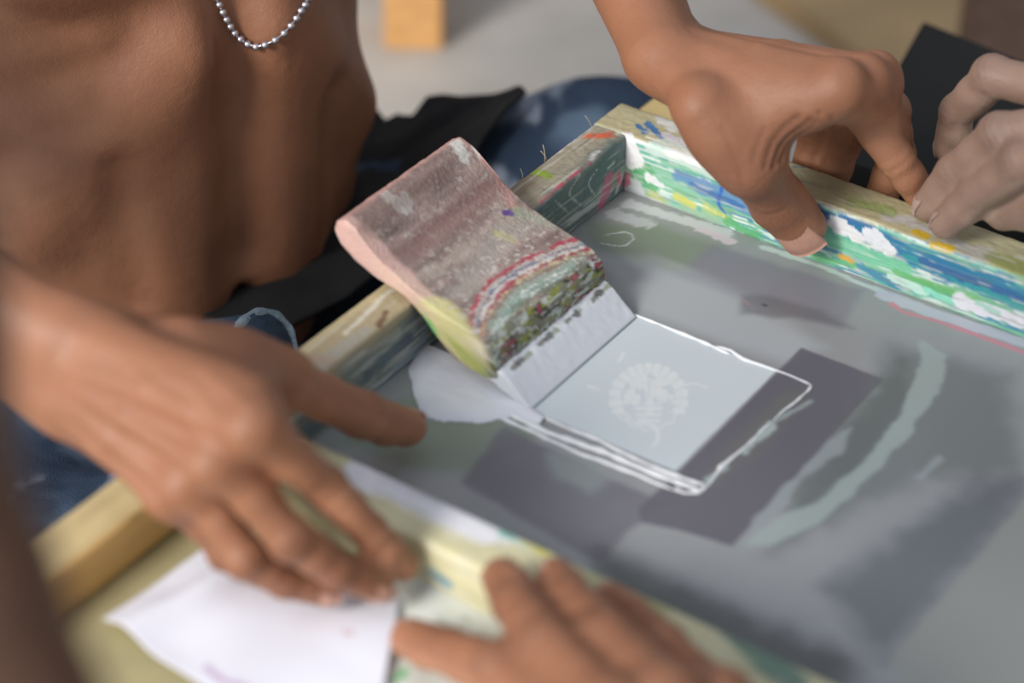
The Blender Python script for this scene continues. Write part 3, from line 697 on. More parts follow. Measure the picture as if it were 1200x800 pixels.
left = [(fz((735, 118), (600, 222)), 6, 'a39c86', .6, 3, 3, (.3, .05, .3)), (fz((600, 222), (620, 206)), 6, '8c7f68', .7, 3, 2, BLOB), (fz((692, 146), (662, 168), (640, 186)), 1.8, 'dfdfdd', .9, 1.8, .5, BLOB), (fz((625, 200), (642, 206)), 2.4, '8fae2e', .9, 2, .8, BLOB),
    (fz((690, 160), (716, 158)), 2.4, 'dc6a48', .95, 1.4, .5, BLOB), (fz((722, 157), (732, 158)), 1.8, 'e6dccc', .9, 1.2, .4, BLOB), (fz((630, 240), (660, 215), (684, 196)), 1.1, 'cf4468', .85, 1.0, .4, BLOB), (fz((690, 192), (712, 180)), 1.3, 'd65c7c', .9, 1.0, .4, BLOB), (fz((692, 186), (700, 178)), 1.2, 'ececec', .9, .8, .3),
    (fa((735, 170), (650, 240)), 7, '5f7672', .75, 4, 3), (fa((722, 180), (690, 215)), 6, '4f6c72', .8, 3, 2, BLOB), (fa((715, 208), (705, 240)), 3.6, 'cf5f88', .85, 2.5, 1.4, BLOB), (fa((725, 205), (727, 215)), 1.6, 'e04c74', .9, 1.2, .4, BLOB),
    (fa((700, 198), (690, 215), (698, 230)), .5, 'c9d2d0', .8, .8, .3, (.4, .4, .4)), (fa((680, 205), (668, 226), (680, 240)), .5, 'b9c6c4', .8, .9, .3, (.4, .4, .4)), (fa((712, 198), (720, 190)), .6, 'd9dcda', .8, .8, .3), (fa((650, 235), (668, 250)), .5, 'aab8b4', .8, .8, .3, (.4, .4, .4)), (fa((735, 190), (722, 225)), 1.0, 'd8d8dc', .8, .8, .5),
    (fz((470, 335), (345, 435)), 12, 'b3a27f', .8, 3, 3, (.3, .05, .3)), (fz((470, 320), (400, 372), (350, 412)), 3, 'c9ba90', .8, 2, 1.5, (.3, .05, .3)), (fz((458, 340), (405, 390)), 1.2, 'e0dccb', .8, 1.2, .6, (.3, .05, .3)), (fz((445, 380), (452, 366)), 1.4, '6e4f38', .9, 1.2, .4, BLOB), (fz((375, 430), (430, 385)), 3, 'a8a498', .8, 2, 1, (.3, .05, .3)), (fz((370, 420), (388, 425)), 2.5, 'b09a86', .8, 1.8, .8, BLOB),
    (fa((480, 395), (430, 440)), 3, '4f6270', .85, 3, 1, (.3, .06, .3)), (fa((500, 395), (440, 455)), 1.2, '93a4b0', .8, 1.5, .5, (.3, .06, .3)), (fa((468, 390), (400, 430)), 1.4, 'a0a29a', .8, 1.5, .6, (.3, .06, .3)), (fa((490, 430), (455, 458)), 4, '8f958f', .8, 2, 1, BLOB)]
rail('b', -153, 131, -45, -26, -1, 30, 'a8a08a', left, .95, seed=40, bands=left_bands, label='greyish tan rail with teal and pink smears inside')
front = [(fz((430, 552), (560, 622)), 8.5, 'e9e9f0', .97, 2.6, 1, BLOB), (fz((450, 565), (520, 590)), 3, 'dcdce4', .8, 3, 1, BLOB), (fz((575, 608), (620, 632)), 4, 'c9dcd4', .8, 3, 1.5, BLOB), (fz((560, 618), (590, 632)), 3, 'e2e2e6', .8, 2.5, 1, BLOB), (fz((590, 625), (600, 628)), 2, '5fb7a4', .8, 1.2, .6), (fz((618, 634), (640, 646)), 1.8, 'd9cf4c', .9, 1.3, .5, BLOB),
    (fz((470, 624), (532, 648)), 1.4, 'dccf72', .8, 1.2, .7, LA), (fz((700, 672), (770, 715)), 4, 'a8b268', .6, 3, 2, LA), (fz((860, 740), (930, 800)), 5, '2f6f68', .8, 3, 2, LA), (fb((505, 668), (524, 684), b=-153), 2.2, '5591a8', .9, 1.6, .6, BLOB), (fb((430, 600), (700, 740), b=-153), 12, 'd6d0a8', .7, 2, 2, LA), (fb((540, 668), (600, 700), b=-153), 3, 'e0dcbc', .8, 2, 1, LA)]
rail('a', -26, 330, -153, -130, -1, 30, 'cfc9a4', front, 1.1, seed=80, label='cream rail with thick white paint')
rail('b', -130, 130, 306, 330, -1, 30, 'b9b392', [], 2.5, seed=90)

fib = []
for x, y, h_ in ((690, 146, 5), (637, 188, 6), (640, 186, 4), (612, 208, 3)):
    q_ = FR(PZ(x, y, 30)); q_[0] = -44.5; fib.append(tube([q_+np.array([-.3*i*i*.3, .5*i*math.sin(x), i*h_*.25-.5]) for i in range(6)], .14, 5))
for tv, tf in fib: meshobj('wood_fibre', tv/1000, tf, rail_m, fr, colour=np.tile(lin('c9bc98'), (len(tv), 1)))
# mesh with hardened emulsion, ghost rectangles and the design field
def polysd(P2, poly):
    poly = np.asarray(poly, float); d = np.full(len(P2), 1e9); ins = np.zeros(len(P2), bool)
    for i in range(len(poly)):
        a, c = poly[i], poly[(i+1) % len(poly)]; e = c-a; w = P2-a; t = np.clip(w@e/(e@e), 0, 1)
        d = np.minimum(d, np.linalg.norm(w-t[:, None]*e, axis=1))
        cr = ((a[1] <= P2[:, 1]) != (c[1] <= P2[:, 1])) & (P2[:, 0] < (c[0]-a[0])*(P2[:, 1]-a[1])/(c[1]-a[1]+1e-12)+a[0]); ins ^= cr
    return np.where(ins, -d, d)
def mz(*px): return np.array([FR(PZ(x, y, 0))[:2] for x, y in px])
def ppaint(V, C, poly, c, al, wob, soft, seed, nsc=.12):
    nsc = np.array(nsc)*np.ones(3)
    lo, hi = poly.min(0)-wob*2-soft, poly.max(0)+wob*2+soft; ix = np.where(np.all((V[:, :2] > lo) & (V[:, :2] < hi), 1))[0]
    if not len(ix): return C
    v = V[ix]; d = polysd(v[:, :2], poly)+(wob*fbm(v*nsc, seed, 3) if wob else 0); m = (sstep(soft, -soft, d)*al)[:, None]
    C[ix] = C[ix]*(1-m)+lin(c)*m; return C
field = np.array([(31.5, 46.5), (102.5, 47.5), (102.5, -34), (31.5, -34.5)])
def mesh_colour(V):
    C = np.tile(lin('9a9c9e'), (len(V), 1))*(1+.10*fbm(V*np.array([.012, .012, 1]), 3, 3)+.03*fbm(V*np.array([.2, .02, 1]), 4, 3))[:, None]
    P_ = lambda px, c, al, wob, soft, sd, ns=.12: ppaint(V, C, mz(*px), c, al, wob, soft, sd, ns)
    P_([(690, 262), (770, 262), (850, 288), (800, 325), (700, 290)], '7c8a72', .8, 3, 6, 11)
    P_([(400, 520), (480, 455), (640, 500), (560, 560), (470, 545)], '7b8b78', .7, 3, 6, 12)
    P_([(835, 287), (1010, 340), (985, 385), (790, 325)], '84828c', .8, 1, 3, 13)
    P_([(590, 500), (690, 548), (780, 590), (742, 618), (700, 660), (540, 565)], '6d6b76', .8, 1, 2, 14)
    P_([(698, 300), (760, 300), (900, 360), (960, 405), (935, 425), (860, 405), (745, 365)], 'b2b8bc', .8, 4, 7, 15, (.04, .12, .1))  # hazy sheen beside the squeegee, painted into the mesh colour
    P_([(870, 346), (900, 347), (960, 362), (1000, 385), (920, 372), (868, 368)], '6f6e74', .75, 1.5, 3, 16)
    P_([(939, 407), (1035, 444), (858, 640), (800, 622), (752, 612), (748, 596), (800, 548)], '65636d', .93, .3, .7, 17)
    P_([(872, 500), (902, 470), (950, 450), (900, 520), (840, 565), (815, 575)], '73766f', .6, 3, 5, 28)
    P_([(1040, 400), (1180, 440), (1200, 560), (1080, 560), (1000, 600), (900, 650), (1010, 470)], '6c7474', .7, 5, 9, 18)
    P_([(930, 560), (1060, 420), (1070, 470), (1000, 560), (930, 610)], '5d6662', .6, 4, 5, 19)
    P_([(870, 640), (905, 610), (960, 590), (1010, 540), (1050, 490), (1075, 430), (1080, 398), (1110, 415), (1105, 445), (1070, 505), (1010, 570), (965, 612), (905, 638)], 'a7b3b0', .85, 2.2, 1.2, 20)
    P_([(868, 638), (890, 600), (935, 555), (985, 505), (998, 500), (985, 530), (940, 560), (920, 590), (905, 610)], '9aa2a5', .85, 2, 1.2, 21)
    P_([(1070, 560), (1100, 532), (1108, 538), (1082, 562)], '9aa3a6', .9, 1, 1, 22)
    P_([(960, 690), (1150, 560), (1200, 560), (1190, 600), (1040, 775)], '565b65', .7, 4, 8, 23)  # shade at the lower right, painted into the mesh colour
    P_([(1040, 776), (1201, 585), (1330, 640), (1200, 900)], '989a96', .9, .4, 1.6, 24)  # lighter masked margin, with a reflection painted into its colour
    P_([(640, 530), (700, 545), (720, 560), (690, 575), (650, 560)], '97a3a0', .6, 3, 4, 25)
    P_([(700, 640), (1000, 770), (1010, 830), (700, 700)], '454947', .8, 4, 9, 26)  # darker shade near the front rail, also painted as mesh colour
    # ink film on the design field
    ppaint(V, C, field, 'd3dce1', .97, .3, .5, 27)
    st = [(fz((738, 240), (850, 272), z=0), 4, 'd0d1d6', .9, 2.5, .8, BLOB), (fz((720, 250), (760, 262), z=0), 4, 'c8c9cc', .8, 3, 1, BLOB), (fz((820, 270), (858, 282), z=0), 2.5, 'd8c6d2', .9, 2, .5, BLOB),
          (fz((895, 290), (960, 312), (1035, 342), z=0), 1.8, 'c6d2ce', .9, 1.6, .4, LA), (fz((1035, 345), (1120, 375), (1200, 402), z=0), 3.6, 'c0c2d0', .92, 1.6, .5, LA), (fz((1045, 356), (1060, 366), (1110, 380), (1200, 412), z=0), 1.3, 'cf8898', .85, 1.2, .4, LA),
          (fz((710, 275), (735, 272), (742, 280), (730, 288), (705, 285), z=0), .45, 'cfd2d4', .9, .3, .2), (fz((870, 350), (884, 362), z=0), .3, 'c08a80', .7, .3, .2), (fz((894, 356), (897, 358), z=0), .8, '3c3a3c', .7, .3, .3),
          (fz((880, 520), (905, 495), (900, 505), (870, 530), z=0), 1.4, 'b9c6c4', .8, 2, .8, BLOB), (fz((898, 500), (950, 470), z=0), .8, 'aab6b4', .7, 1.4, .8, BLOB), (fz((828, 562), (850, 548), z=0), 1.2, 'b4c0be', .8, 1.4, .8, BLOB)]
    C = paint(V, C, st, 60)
    # faint carved emblem: maned head with scalloped crown, beard and whiskers
    em = (V[:, 0] > 35) & (V[:, 0] < 100) & (V[:, 1] > -32) & (V[:, 1] < 44)
    if em.any():
        v = V[em]; R0 = FR(PZ(760, 466, 0)); ux = FR(PZ(780, 466, 0))-R0; uy = FR(PZ(760, 446, 0))-R0
        A_ = np.array([[ux[0], uy[0]], [ux[1], uy[1]]])/20; q = (v[:, :2]-R0[:2])@np.linalg.inv(A_).T          # flat drawing units on the film
        x, y = q[:, 0], q[:, 1]; r = np.hypot(x, y*1.12); th = np.arctan2(y, x); m = np.zeros(len(x))
        mx = lambda a: np.maximum(m, a)
        sc = 45+3.0*np.abs(np.sin(th*11))
        ring_ = sstep(sc, sc-2, r)*sstep(31, 33, r)*(.35+.65*sstep(.15, .5, np.abs(np.sin(th*11))))*(y > -18); m = mx(ring_*.9)
        bl_ = fbm(np.c_[x*.16, y*.16, x*0], 55, 2); m = mx(sstep(34, 31, r)*(y > -8)*sstep(-.22, -.02, bl_+.12)*.9); m = mx(sstep(33, 30, r)*(y <= -8)*sstep(.0, .2, bl_)*.8)
        m = m*(1-sstep(8, 6, np.hypot((x+22), (y+12)*1.4)))*(1-sstep(9, 7, np.hypot((x-14), (y+13)*1.3)))*(1-.7*sstep(2.2, 1.2, np.abs(x+1-.12*y))*(y > 2)*(y < 30))
        m = mx(sstep(1.6, .6, np.abs(r-40-2*np.sin(th*14)))*(y < -4)*.9); m = mx(sstep(2.4, 1, np.abs(r-35-2*np.sin(th*9+1)))*(y < -4)*(x < 10)*.7)
        m = mx(.85*sstep(1.2, .3, (np.abs(x)-12+.02*y*y*.2)/6)*(y < -6)*(y > -32)*(.6+.4*np.sign(np.sin(y*.9))))
        tail_ = np.abs(x-4+np.sin((y+30)*.12)*7); m = mx(sstep(3.2, 1.4, tail_)*(y < -30)*(y > -56)*.85)
        m = mx(sstep(1.6, .7, np.abs(y-14-np.sin(x*.15)*3))*(x > 42)*(x < 70)*.8); m = mx(sstep(2.2, 1, np.abs(y+.35*(x+60)-10))*(x > -72)*(x < -58)*.8); m = mx(sstep(2.5, 1.2, np.abs((x+30)*.8-(y-48)*.4+2))*(y > 42)*(y < 55)*.7)
        Ce = C[em]; mm = (m*.62*(.85+.3*fbm(v*.5, 44, 2)))[:, None]; C[em] = Ce*(1-mm)+lin('f4f6f4')*mm
    return np.clip(C, 0, 1)
def plate(a0, a1, b0, b1, step, hole=None):
    A_, B_ = np.meshgrid(np.linspace(a0, a1, int((a1-a0)/step)+1), np.linspace(b0, b1, int((b1-b0)/step)+1), indexing='ij')
    V = np.stack([A_.ravel(), B_.ravel(), np.zeros(A_.size)], 1); return V, grid_faces(A_.shape[0], A_.shape[1], False)
mesh_m, N_, L_2, B_2 = new_mat('emulsion_mesh')
vc = N_.new('ShaderNodeVertexColor'); vc.layer_name = 'Col'; L_2.new(vc.outputs[0], B_2.inputs['Base Color']); B_2.inputs['Roughness'].default_value = .34; B_2.inputs['Specular IOR Level'].default_value = .5
bumpnode(N_, L_2, B_2, 14, .0012, .25, 2)
xs = [-27, 31.5, 102.5, 307]; ys = [-131, -34.5, 47, 131]; VV = []; FF = []; o_ = 0
for i in range(3):
    for j in range(3):
        V, Fc = plate(xs[i], xs[i+1], ys[j], ys[j+1], .42 if (i, j) == (1, 1) else .95); VV.append(V); FF.append(Fc+o_); o_ += len(V)
V = np.concatenate(VV); Fc = np.concatenate(FF)
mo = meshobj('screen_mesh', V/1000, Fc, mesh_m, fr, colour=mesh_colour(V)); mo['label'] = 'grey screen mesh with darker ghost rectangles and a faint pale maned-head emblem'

# ------------------------------------------------------------------ squeegee resting on the left rail
prof = [(17.5, 10), (17, 17), (15, 22.5), (11, 26), (3, 28.3), (-5, 30.2), (-14, 32.6), (-22, 35.4), (-30, 39), (-40, 44.6), (-50, 52), (-55, 56.5), (-60, 58.3), (-64.5, 56), (-66, 51), (-63.5, 46), (-56, 40.5), (-46, 36.5), (-36, 34.6), (-29, 32.2), (-20, 26), (-12, 18), (-4, 11), (4, 8.6), (12, 8)]
sq = empty('squeegee', 'paint-crusted squeegee with worn pinkish wooden handle and ink-coated blade, leaning on the left rail', 'squeegee', (0, 0, 0), YW)
def up_pt(*px):                             # points on the upper face of the handle
    p0 = WF(-22, 0, 35.4); n = nrm(np.cross(WF(0, 1, 0), nrm(WF(-60, 0, 28)))); out = []
    for x, y in px: d = ray(x, y); t = ((p0-CAM*1000)@n)/(d@n); out.append(FR(CAM*1000+d*t))
    return np.array(out)
sec = resample(prof, .8); V, Fc = loft(sec, -36.5, 46.5, .8, 'b')
cc = np.array([-22, 5, 32]); d = V-cc; d[:, 1] *= .3; d /= np.linalg.norm(d, axis=1, keepdims=True)
nz = fbm(V*.35, 70, 3); V2 = V+d*(.35*nz+.5*np.maximum(fbm(V*.14, 75, 2), 0)-.0)[:, None]
V2[:, 2] -= 1.6*sstep(20, 0, np.abs(V[:, 0]-8))*sstep(10, 0, 46-V[:, 1])*0
g = fbm(V*np.array([.3, .05, .3]), 77, 3)[:, None]; C = lin('93807a')*(1+.7*g)
sp = fbm(V*.6, 78, 2); m = (sstep(.25, .5, sp)*.6)[:, None]; C = C*(1-m)+lin('c8beb4')*m
side = lambda *px: fb(*px, b=-36.5)
S = [(side((408, 275), (470, 335)), 8, 'd3aea4', .9, 1, 1, BLOB), (side((470, 335), (510, 372)), 7, 'd8b8a8', .9, 1, 1, BLOB), (side((510, 372), (568, 428)), 9, 'd6cf94', .95, 1.5, 2, BLOB), (side((535, 405), (568, 438)), 3, 'a9b45c', .8, 2, 1, BLOB), (side((502, 378), (509, 390)), 1.8, '35b46a', .9, 1.3, .4, BLOB), (side((526, 388), (530, 398)), 1.8, 'c83e5c', .9, 1.2, .4, BLOB), (side((560, 400), (578, 432)), 1.6, 'e8dcc6', .8, 1, .5), (side((440, 325), (446, 332)), 1.6, 'ead0c4', .8, 1, .4, BLOB), (side((415, 280), (424, 284)), 1.6, 'e6c8be', .8, 1, .4, BLOB)]
T_ = []
def flat(*px): q = up_pt(*px); q[:, 2] = 0; return q
T_ += [
     (flat((404, 262), (480, 205), (530, 168)), 3.2, 'c49a92', .85, 1.6, 1, BLOB), (flat((540, 175), (580, 205), (600, 240)), 2.4, 'bf968c', .8, 1.6, 1, BLOB), (flat((455, 240), (470, 250), (478, 245)), 3.2, 'd3d2cc', .9, 2.6, .6, BLOB), (flat((535, 180), (545, 195)), 3, 'd2d0ca', .9, 2.6, .6, BLOB), (flat((555, 185), (562, 192)), 1.2, 'd8d6d0', .9, 1, .4, BLOB),
     (flat((430, 270), (520, 205)), 6, '7d6660', .6, 3, 3, BLOB), (flat((470, 300), (560, 235), (590, 215)), 5, '8d6a66', .6, 3, 3, BLOB), (flat((500, 325), (600, 255)), 3, 'b7aca0', .55, 3, 2, BLOB), (flat((592, 248), (598, 250)), 1.4, '5a3f8c', .9, 1.3, .4, BLOB), (flat((585, 275), (600, 282)), 2, 'c9c266', .7, 1.6, .8, BLOB), (flat((610, 250), (640, 262)), 2.6, '9aa48c', .7, 2.2, .8, BLOB), (flat((540, 345), (600, 275), (650, 262), (685, 290)), 5, 'b0aaa2', .55, 3, 3, BLOB)]
for k, (c, w_, al, sh_) in enumerate([('b02848', .55, .9, 0), ('c4c0ba', .5, .8, 7), ('6f7c98', .5, .8, 12), ('d8d4ce', .4, .9, 17), ('a8324c', .6, .85, 22), ('d2c9a2', .7, .8, 27), ('8c7a6c', 1.2, .8, 32), ('9db0a4', 1.2, .8, 38), ('e4e4e0', .4, .95, 43), ('8aa89c', 1.5, .8, 48), ('d0d6d4', .5, .9, 52), ('6e7a66', 1.2, .8, 56)]):
    dx, dy = sh_*.62, sh_*.66
    T_.append((flat(*[(x+dx, y+dy) for x, y in ((552, 392), (556, 366), (575, 335), (610, 312), (650, 296), (676, 290))]), w_*1.35, c, al*.9, 1.9, .3, (.35, .2, .35)))
C = paint(V, C, S, 100)
Vf = V.copy(); up_ = (V[:, 2] > np.interp(V[:, 0], [-66, -50, -30, -14, 4, 13, 16], [51, 45, 35, 25, 20, 14, 9])); Vf[:, 2] = np.where(up_, 0, 90)
C = paint(Vf, C, T_, 140)
n1, n2, n3 = fbm(V*np.array([.5, .12, .5]), 171, 3), fbm(V*np.array([.6, .14, .6]), 181, 3), fbm(V*np.array([.7, .2, .7]), 191, 3)
endm = sstep(10, 13.5, V[:, 0])*sstep(8.5, 10, V[:, 2])
for cc_, mm_ in (('7b7c6e', np.ones(len(V))), ('2b2b27', sstep(.0, .15, n1)), ('8d9440', sstep(.12, .25, n2)), ('b9c2bd', sstep(.1, .25, n3)), ('9c4a58', sstep(.4, .5, n1-n2))):
    q_ = (mm_*endm*.92)[:, None]; C = C*(1-q_)+lin(cc_)*q_
crust = (sstep(.28, .5, fbm(V*np.array([.9, .35, .9]), 201, 3))*sstep(-30, -8, V[:, 0])*up_*.7)[:, None]; C = C*(1-crust)+lin('d9d6d0')*crust
ho = meshobj('handle', V2/1000, Fc, painted('crusted_wood', .5, 600, .0006, .9), sq, colour=np.clip(C, 0, 1))
bl = resample([(34.2, .9), (33, .3), (29, .8), (20, 4), (10, 8.6), (9, 11), (14, 14), (19.5, 12.8), (22, 11.3), (27, 7), (32, 2.8)], .8)
V, Fc = loft(bl, -35.5, 45.5, .8, 'b'); V2 = V.copy(); w_ = sstep(25, 17, V[:, 0]); V2[:, 2] += (.7*fbm(V*.3, 81, 3)+.9*np.maximum(fbm(V*.9, 82, 2), 0))*w_*(V[:, 2] > 5); V2[:, 2] += .25*fbm(V*.25, 83, 2)*(V[:, 2] > 2)
C = np.tile(lin('e0e4ec'), (len(V), 1)); C = paint(V, C, [(np.array([(20, b_, 12), (20, b_+3, 12)]), 1.2, ['3c3d36', '8f9a7c', 'e4e8ec', '5a5c48'][int(b_) % 4], .8, 1.2, .4, (.4, .2, .4)) for b_ in range(-34, 46, 5)], 110)
wet = painted('wet_white_ink', .25, 120, .0006, .3, sss=.2)
blo = meshobj('blade', V2/1000, Fc, wet, sq, colour=C); blo['label'] = 'blade coated in white ink'

# ------------------------------------------------------------------ white ink on the screen
ink = empty('white_ink', 'wet white ink pooled by the squeegee, drawn in thin lines around the pale square', 'ink', (0, 0, 0), YW)
ip = mz((503, 388), (488, 408), (478, 436), (484, 466), (492, 489), (520, 496), (565, 497), (605, 489), (650, 503), (650, 497), (628, 478), (600, 452), (575, 430), (545, 410), (520, 396))
V, _ = plate(-30, 42, -78, -25, .6); na = int(72/.6)+1; nb_ = int(53/.6)+1
dd = polysd(V[:, :2], ip)+1.2*fbm(V*.1, 91, 2)
V[:, 2] = .12+2.4*(1-np.exp(np.minimum(dd, 0)/3.2))+.2*fbm(V*np.array([.1, .25, 1]), 93, 3)*sstep(0, -5, dd)
Fc = grid_faces(na, nb_, False); Fc = Fc[(dd[Fc] < .2).all(1)]
used = np.zeros(len(V), bool); used[Fc.ravel()] = True; mp_ = np.cumsum(used)-1
tag(meshobj('pool', V[used]/1000, mp_[Fc], wet, ink, colour=np.tile(lin('e2e4ec'), (used.sum(), 1))), 'thick pool of white ink')
def ridge(px, r0, r1, seed, name='ridge', c='f2f4f8', z=.25):
    P_ = mz(*px); P_ = np.c_[P_, np.full(len(P_), z)]; L = np.concatenate([[0], np.cumsum(np.linalg.norm(np.diff(P_, axis=0), axis=1))]); s = np.arange(0, L[-1], .9)
    q = np.stack([np.interp(s, L, P_[:, k]) for k in range(3)], 1); q[:, :2] += .55*np.stack([fbm(q*.12+seed, seed, 2), fbm(q*.12+9+seed, seed+1, 2)], 1)
    f = s/L[-1]; r = 1.25*(r0+(r1-r0)*f)*(1+.55*fbm(q*.25, seed+2, 2))*np.minimum(1, np.minimum(f, 1-f)*14+.12)
    V, Fc = tube(q, np.maximum(r, .08), 8); V[:, 2] = z+(V[:, 2]-z)*.7
    return meshobj(name, V/1000, Fc, wet, ink, colour=np.tile(lin(c), (len(V), 1)))
ridge([(738, 367), (770, 379), (800, 391), (830, 403), (856, 416)], .55, .75, 1); ridge([(840, 406), (858, 411), (872, 421), (900, 431), (925, 440), (952, 452)], .9, .3, 2)
ridge([(615, 480), (660, 500), (700, 515), (760, 545), (815, 566), (830, 569)], .6, .8, 3); ridge([(590, 482), (640, 506), (700, 527), (760, 553), (800, 568), (825, 576)], 1.3, .9, 4)
ridge([(580, 487), (620, 505), (680, 532), (740, 554), (790, 575)], .8, .7, 5); ridge([(826, 572), (842, 553), (862, 534), (884, 515), (905, 493)], .55, .4, 6); ridge([(905, 493), (928, 474), (948, 458), (951, 451)], .3, .5, 7)
ridge([(790, 572), (802, 578), (818, 577), (828, 570)], .6, .7, 8); ridge([(842, 550), (858, 536), (872, 526)], .9, .4, 9); ridge([(600, 470), (612, 478), (630, 487), (650, 494)], 1.4, .5, 10); ridge([(492, 392), (486, 402), (482, 416)], .7, .4, 12)

# ------------------------------------------------------------------ bench, boards, paper
def fbox(name, a0, a1, b0, b1, z0, z1, m, parent=None, r=1.5):
    V, Fc = loft(rbox(b0, b1, z0, z1, r, 4.0), a0, a1, 8.0, 'a')
    return meshobj(name, V/1000, Fc, m, parent)
wood_pale = plain('pale_pine', 'c9b27c', .6, 60, .0006, .16, stretch=(.25, 1.2, 1)); wood_orange = plain('orange_pine', 'e0aa6c', .6, 50, .0005, .14, stretch=(1, 3, 3))
wood_tan = plain('tan_board', 'a89f78', .65, 40, .0005, .12); wood_d = plain('dark_wood', '5b4232', .6, 50, .0006, .2)
bench = empty('work_bench', 'low wooden work bench carrying the silkscreen frame and the base board', 'bench', (0, 0, 0), YW)
fbox('tabletop', -44, 345, -440, 160, -22, -2.5, wood_tan, bench)
fbox('plank', -62, 0, 160, 236, -20, -1, wood_pale, bench)['label'] = 'pale plank end sticking out behind the frame corner'
for a_, b_ in ((0, -410), (0, 110), (300, -410), (300, 110)): fbox('leg', a_, a_+35, b_, b_+35, -260, -21, wood_d, bench)
bb_ = fbox('base_board', -47, 340, -430, -155, -2.2, 9.6, wood_tan); tag(bb_, 'tan base board in front of the frame, half covered by white sheets', 'board'); bb_.rotation_euler.z = YW
V, Fc = loft(rbox(-47.5, -26, 9.8, 31, 1.8, 1.5), -420, -154, 3, 'b'); V[:, :] += .35*fbm(V*.08, 120, 2)[:, None]*np.array([1, 0, 1])
g = fbm(V*np.array([.25, .02, .25]), 121, 3)[:, None]; C = lin('cbb88a')*(1+.22*g); m = (sstep(26.5, 29, V[:, 0]*0+(-V[:, 0]))[:, None]); 
C = C*m+(1-m)*lin('d0a868')*(1+.25*g)
C = paint(V, C, [(np.array([(-27, -205, 30), (-26, -180, 29)]), .8, '7a6238', .7, 1, .5, BLOB)], 122)
bt = meshobj('wooden_batten', V/1000, Fc, painted('pine_batten', .6, 300, .0005, .5), colour=np.clip(C, 0, 1)); bt.rotation_euler.z = YW
tag(bt, 'pale pine batten along the left edge of the base board, under the hand', 'batten')
def sheet(name, px, z, n, und, seed, c, strokes, label, thick=.25):
    cs = [FR(PZ(x, y, z)) for x, y in px]; u = np.linspace(0, 1, n); U, W_ = np.meshgrid(u, u, indexing='ij'); U = U.ravel()[:, None]; W_ = W_.ravel()[:, None]
    V = cs[0]*(1-U)*(1-W_)+cs[1]*U*(1-W_)+cs[2]*U*W_+cs[3]*(1-U)*W_
    V[:, :2] += .9*fbm(V*.05, seed+5, 2)[:, None]*np.array([1, -1])
    nv = V.copy(); V[:, 2] = z+und*np.maximum(0, fbm(V*np.array([.02, .02, 0]), seed, 2)+.25)
    V[:, 2] += und*.9*(np.exp(-((U[:, 0]*.8+W_[:, 0]*.15-.22)/.06)**2)-.5*np.exp(-((U[:, 0]*.8+W_[:, 0]*.15-.33)/.05)**2).clip(0, 0))
    C = paint(nv, np.tile(lin(c), (len(V), 1)), strokes, seed); Fc = grid_faces(n, n, False)
    B_ = V-np.array([0, 0, thick]); VV = np.concatenate([V, B_]); FF = np.concatenate([Fc, Fc[:, ::-1]+len(V)])
    rim = []
    for i in range(n-1):
        for a0, a1 in ((i, i+1), ((n-1)*n+i+1, (n-1)*n+i), ((i+1)*n, i*n), (i*n+n-1, (i+1)*n+n-1)): rim.append((a0, a1, a1+len(V), a0+len(V)))
    FF = np.concatenate([FF, np.array(rim)[:, ::-1]])
    o = meshobj(name, VV/1000, FF, painted(name+'_mat', .7, 60, .0008, .3, spec=.3), colour=np.concatenate([C, C])); o.rotation_euler.z = YW
    return tag(o, label, name.split('_')[-1])
s1 = sheet('paper_sheet', [(252, 640), (470, 702), (430, 930), (122, 738)], 10.2, 90, 5, 131, 'e4e6f2', [(fz((245, 792), (262, 806), (290, 815), z=10), 1.6, 'b79ac0', .7, 1.6, .6, BLOB), (fz((405, 750), (410, 752), z=10), 1.2, 'c9a8a8', .6, 1, .6)], 'bluish white sheet of paper under the printer\'s right fingertips')
s2 = sheet('paper_sheet', [(440, 640), (720, 790), (700, 1010), (415, 930)], 9.95, 80, 1.2, 137, 'd4d8d2', [(fz((462, 800), (474, 790), z=10), 1.5, '3fae5c', .9, 1, .4, BLOB), (fz((515, 728), (523, 732), z=10), 1, 'a8aca4', .8, .8, .5), (fz((545, 724), (548, 727), z=10), 1, 'a8aca4', .8, .8, .5)], 'greenish white sheet with a green mark, beside the bottom hand')
s1['category'] = s2['category'] = 'paper'

# ------------------------------------------------------------------ black cloth on the lap, floor and things behind
top_ = [(385, 112), (425, 122), (452, 138), (466, 130), (482, 133), (500, 113), (560, 103), (608, 95)]; bot_ = [(200, 440), (290, 410), (360, 372), (430, 330), (490, 290), (530, 225), (560, 165), (616, 103)]
def pl(P_, t): P_ = np.array(P_, float); s = np.linspace(0, 1, len(P_)); return np.array([np.interp(t, s, P_[:, 0]), np.interp(t, s, P_[:, 1])])
nU, nW = 90, 60; V = []
for u in np.linspace(0, 1, nU):
    p_, q_ = pl(top_, u), pl(bot_, u)
    for w in np.linspace(0, 1, nW):
        x, y = p_*(1-w)+q_*w; V.append(PZ(x, y, -86+44*u*u))
V = np.array(V); nv = V.copy(); V[:, 2] += 9*fbm(nv*np.array([.018, .018, 0]), 151, 3)+4*np.abs(fbm(nv*np.array([.05, .05, 0]), 152, 2))-4
Fc = grid_faces(nU, nW, False); o = meshobj('black_cloth', V/1000, Fc, plain('black_fabric', '121214', .95, 500, .0004, .3))
md = o.modifiers.new('thick', 'SOLIDIFY'); md.thickness = .0025; tag(o, 'black cloth bunched on the printer\'s lap behind the squeegee', 'cloth')

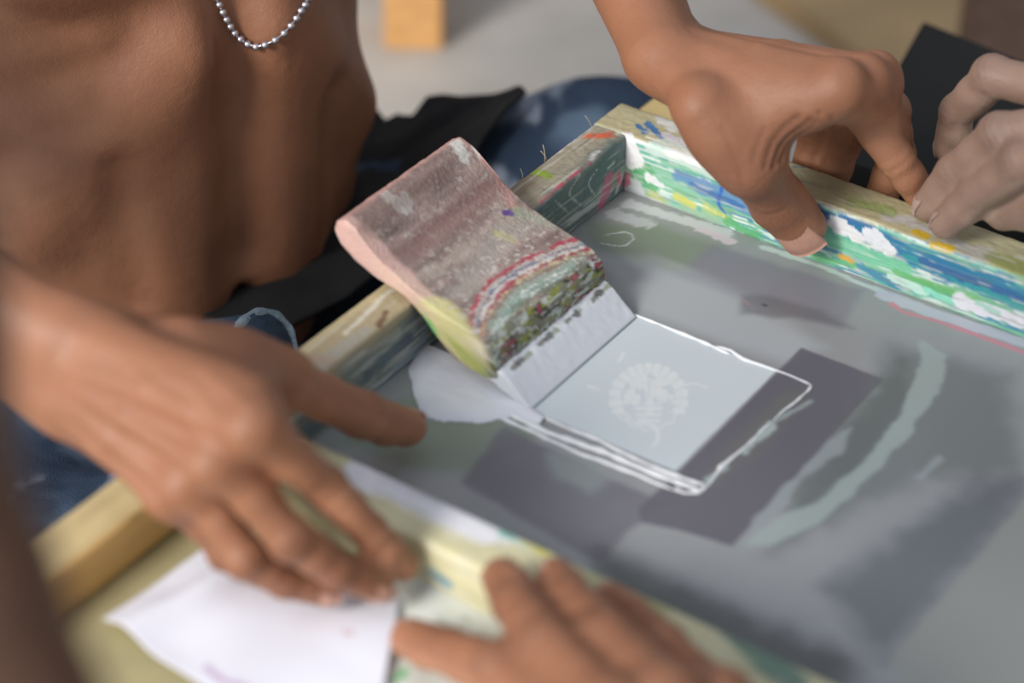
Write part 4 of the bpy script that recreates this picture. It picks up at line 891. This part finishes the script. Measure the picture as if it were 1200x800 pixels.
m, N, L, B = new_mat('concrete_floor'); B.inputs['Roughness'].default_value = .7
nz_, bp_ = bumpnode(N, L, B, 9, .002, .4, 6); r = N.new('ShaderNodeValToRGB'); r.color_ramp.elements[0].color = (*lin('b2aea8'), 1); r.color_ramp.elements[1].color = (*lin('cfcbc4'), 1); r.color_ramp.elements[0].position = .3; r.color_ramp.elements[1].position = .7
L.new(nz_.outputs[0], r.inputs[0]); L.new(r.outputs[0], B.inputs['Base Color'])
def wbox(name, lo, hi, m, parent=None, bev=.0015, rz=0, loc=None):
    lo, hi = np.array(lo, float), np.array(hi, float); bm = bmesh.new(); bmesh.ops.create_cube(bm, size=1)
    c = (lo+hi)/2 if loc is None else np.zeros(3)
    for v in bm.verts: v.co = Vector(c+np.array(v.co)*(hi-lo))
    bmesh.ops.bevel(bm, geom=bm.edges[:], offset=bev, segments=2, affect='EDGES')
    me = bpy.data.meshes.new(name); bm.to_mesh(me); bm.free(); me.materials.append(m); o = link(bpy.data.objects.new(name, me), parent)
    if loc is not None: o.location = loc
    o.rotation_euler.z = rz; return o
fl = wbox('floor', (-4, -2.5, -.36), (4, 5, -.26), m); fl['kind'] = 'structure'
wl_ = plain('plaster', '8d8478', .9, 6, .002, .08)
for nm_, lo_, hi_ in (('wall_back', (-4, 4.9, -.26), (4, 5, 2.6)), ('wall_right', (2.8, -2.5, -.26), (2.9, 4.9, 2.6))): wbox(nm_, lo_, hi_, wl_)['kind'] = 'structure'
def FL(px, py, z=-260): return PZ(px, py, z)/1000
st = empty('wooden_stool', 'blurred orange-lit wooden stool standing behind the printer', 'stool', FL(486, 44))
p0 = FL(486, 44); x0, y0 = 0, 0
for dx, dy in ((0, 0), (-.34, .05), (.02, .34), (-.32, .38)): wbox('leg', (dx-.022, dy-.02, 0), (dx+.022, dy+.025, .40), wood_orange, st)
wbox('seat', (-.37, -.03, .40), (.05, .42, .43), wood_orange, st); wbox('crossbar', (.022, .02, .06), (.05, .35, .12), wood_d, st)
def quadslab(name, px, z, th, m, label, cat):
    q = [PZ(x, y, z)/1000 for x, y in px]; c = sum(q)/4; V = [v-c for v in q]+[v-c-np.array([0, 0, th]) for v in q]
    bm = bmesh.new(); vs_ = [bm.verts.new(v) for v in V]; bm.faces.new(vs_[:4]); bm.faces.new(vs_[4:][::-1])
    for i in range(4): bm.faces.new((vs_[i], vs_[(i+1) % 4], vs_[4+(i+1) % 4], vs_[4+i])[::-1])
    bmesh.ops.recalc_face_normals(bm, faces=bm.faces[:]); bmesh.ops.bevel(bm, geom=bm.edges[:], offset=.0012, segments=2, affect='EDGES')
    me = bpy.data.meshes.new(name); bm.to_mesh(me); bm.free(); me.materials.append(m); o = link(bpy.data.objects.new(name, me)); o.location = c
    return tag(o, label, cat)
quadslab('plywood_sheet', [(880, -30), (1048, 88), (1150, 40), (1128, -60)], -242, .018, plain('plywood', 'b79a70', .6, 12, .0008, .14), 'blurred tan plywood sheet lying on the floor at the top right', 'plywood')
quadslab('wooden_crate', [(1136, -60), (1142, 60), (1330, 110), (1330, -40)], -150, .11, wood_d, 'dark brown wooden crate standing in the top right corner', 'crate')
quadslab('black_box', [(1082, 24), (990, 190), (1380, 320), (1420, 160)], -16, .245, plain('black_laminate', '0f0f10', .85, 30, .0003, .2), 'black flat-topped box with a square corner, behind the fingers at the right edge', 'box')
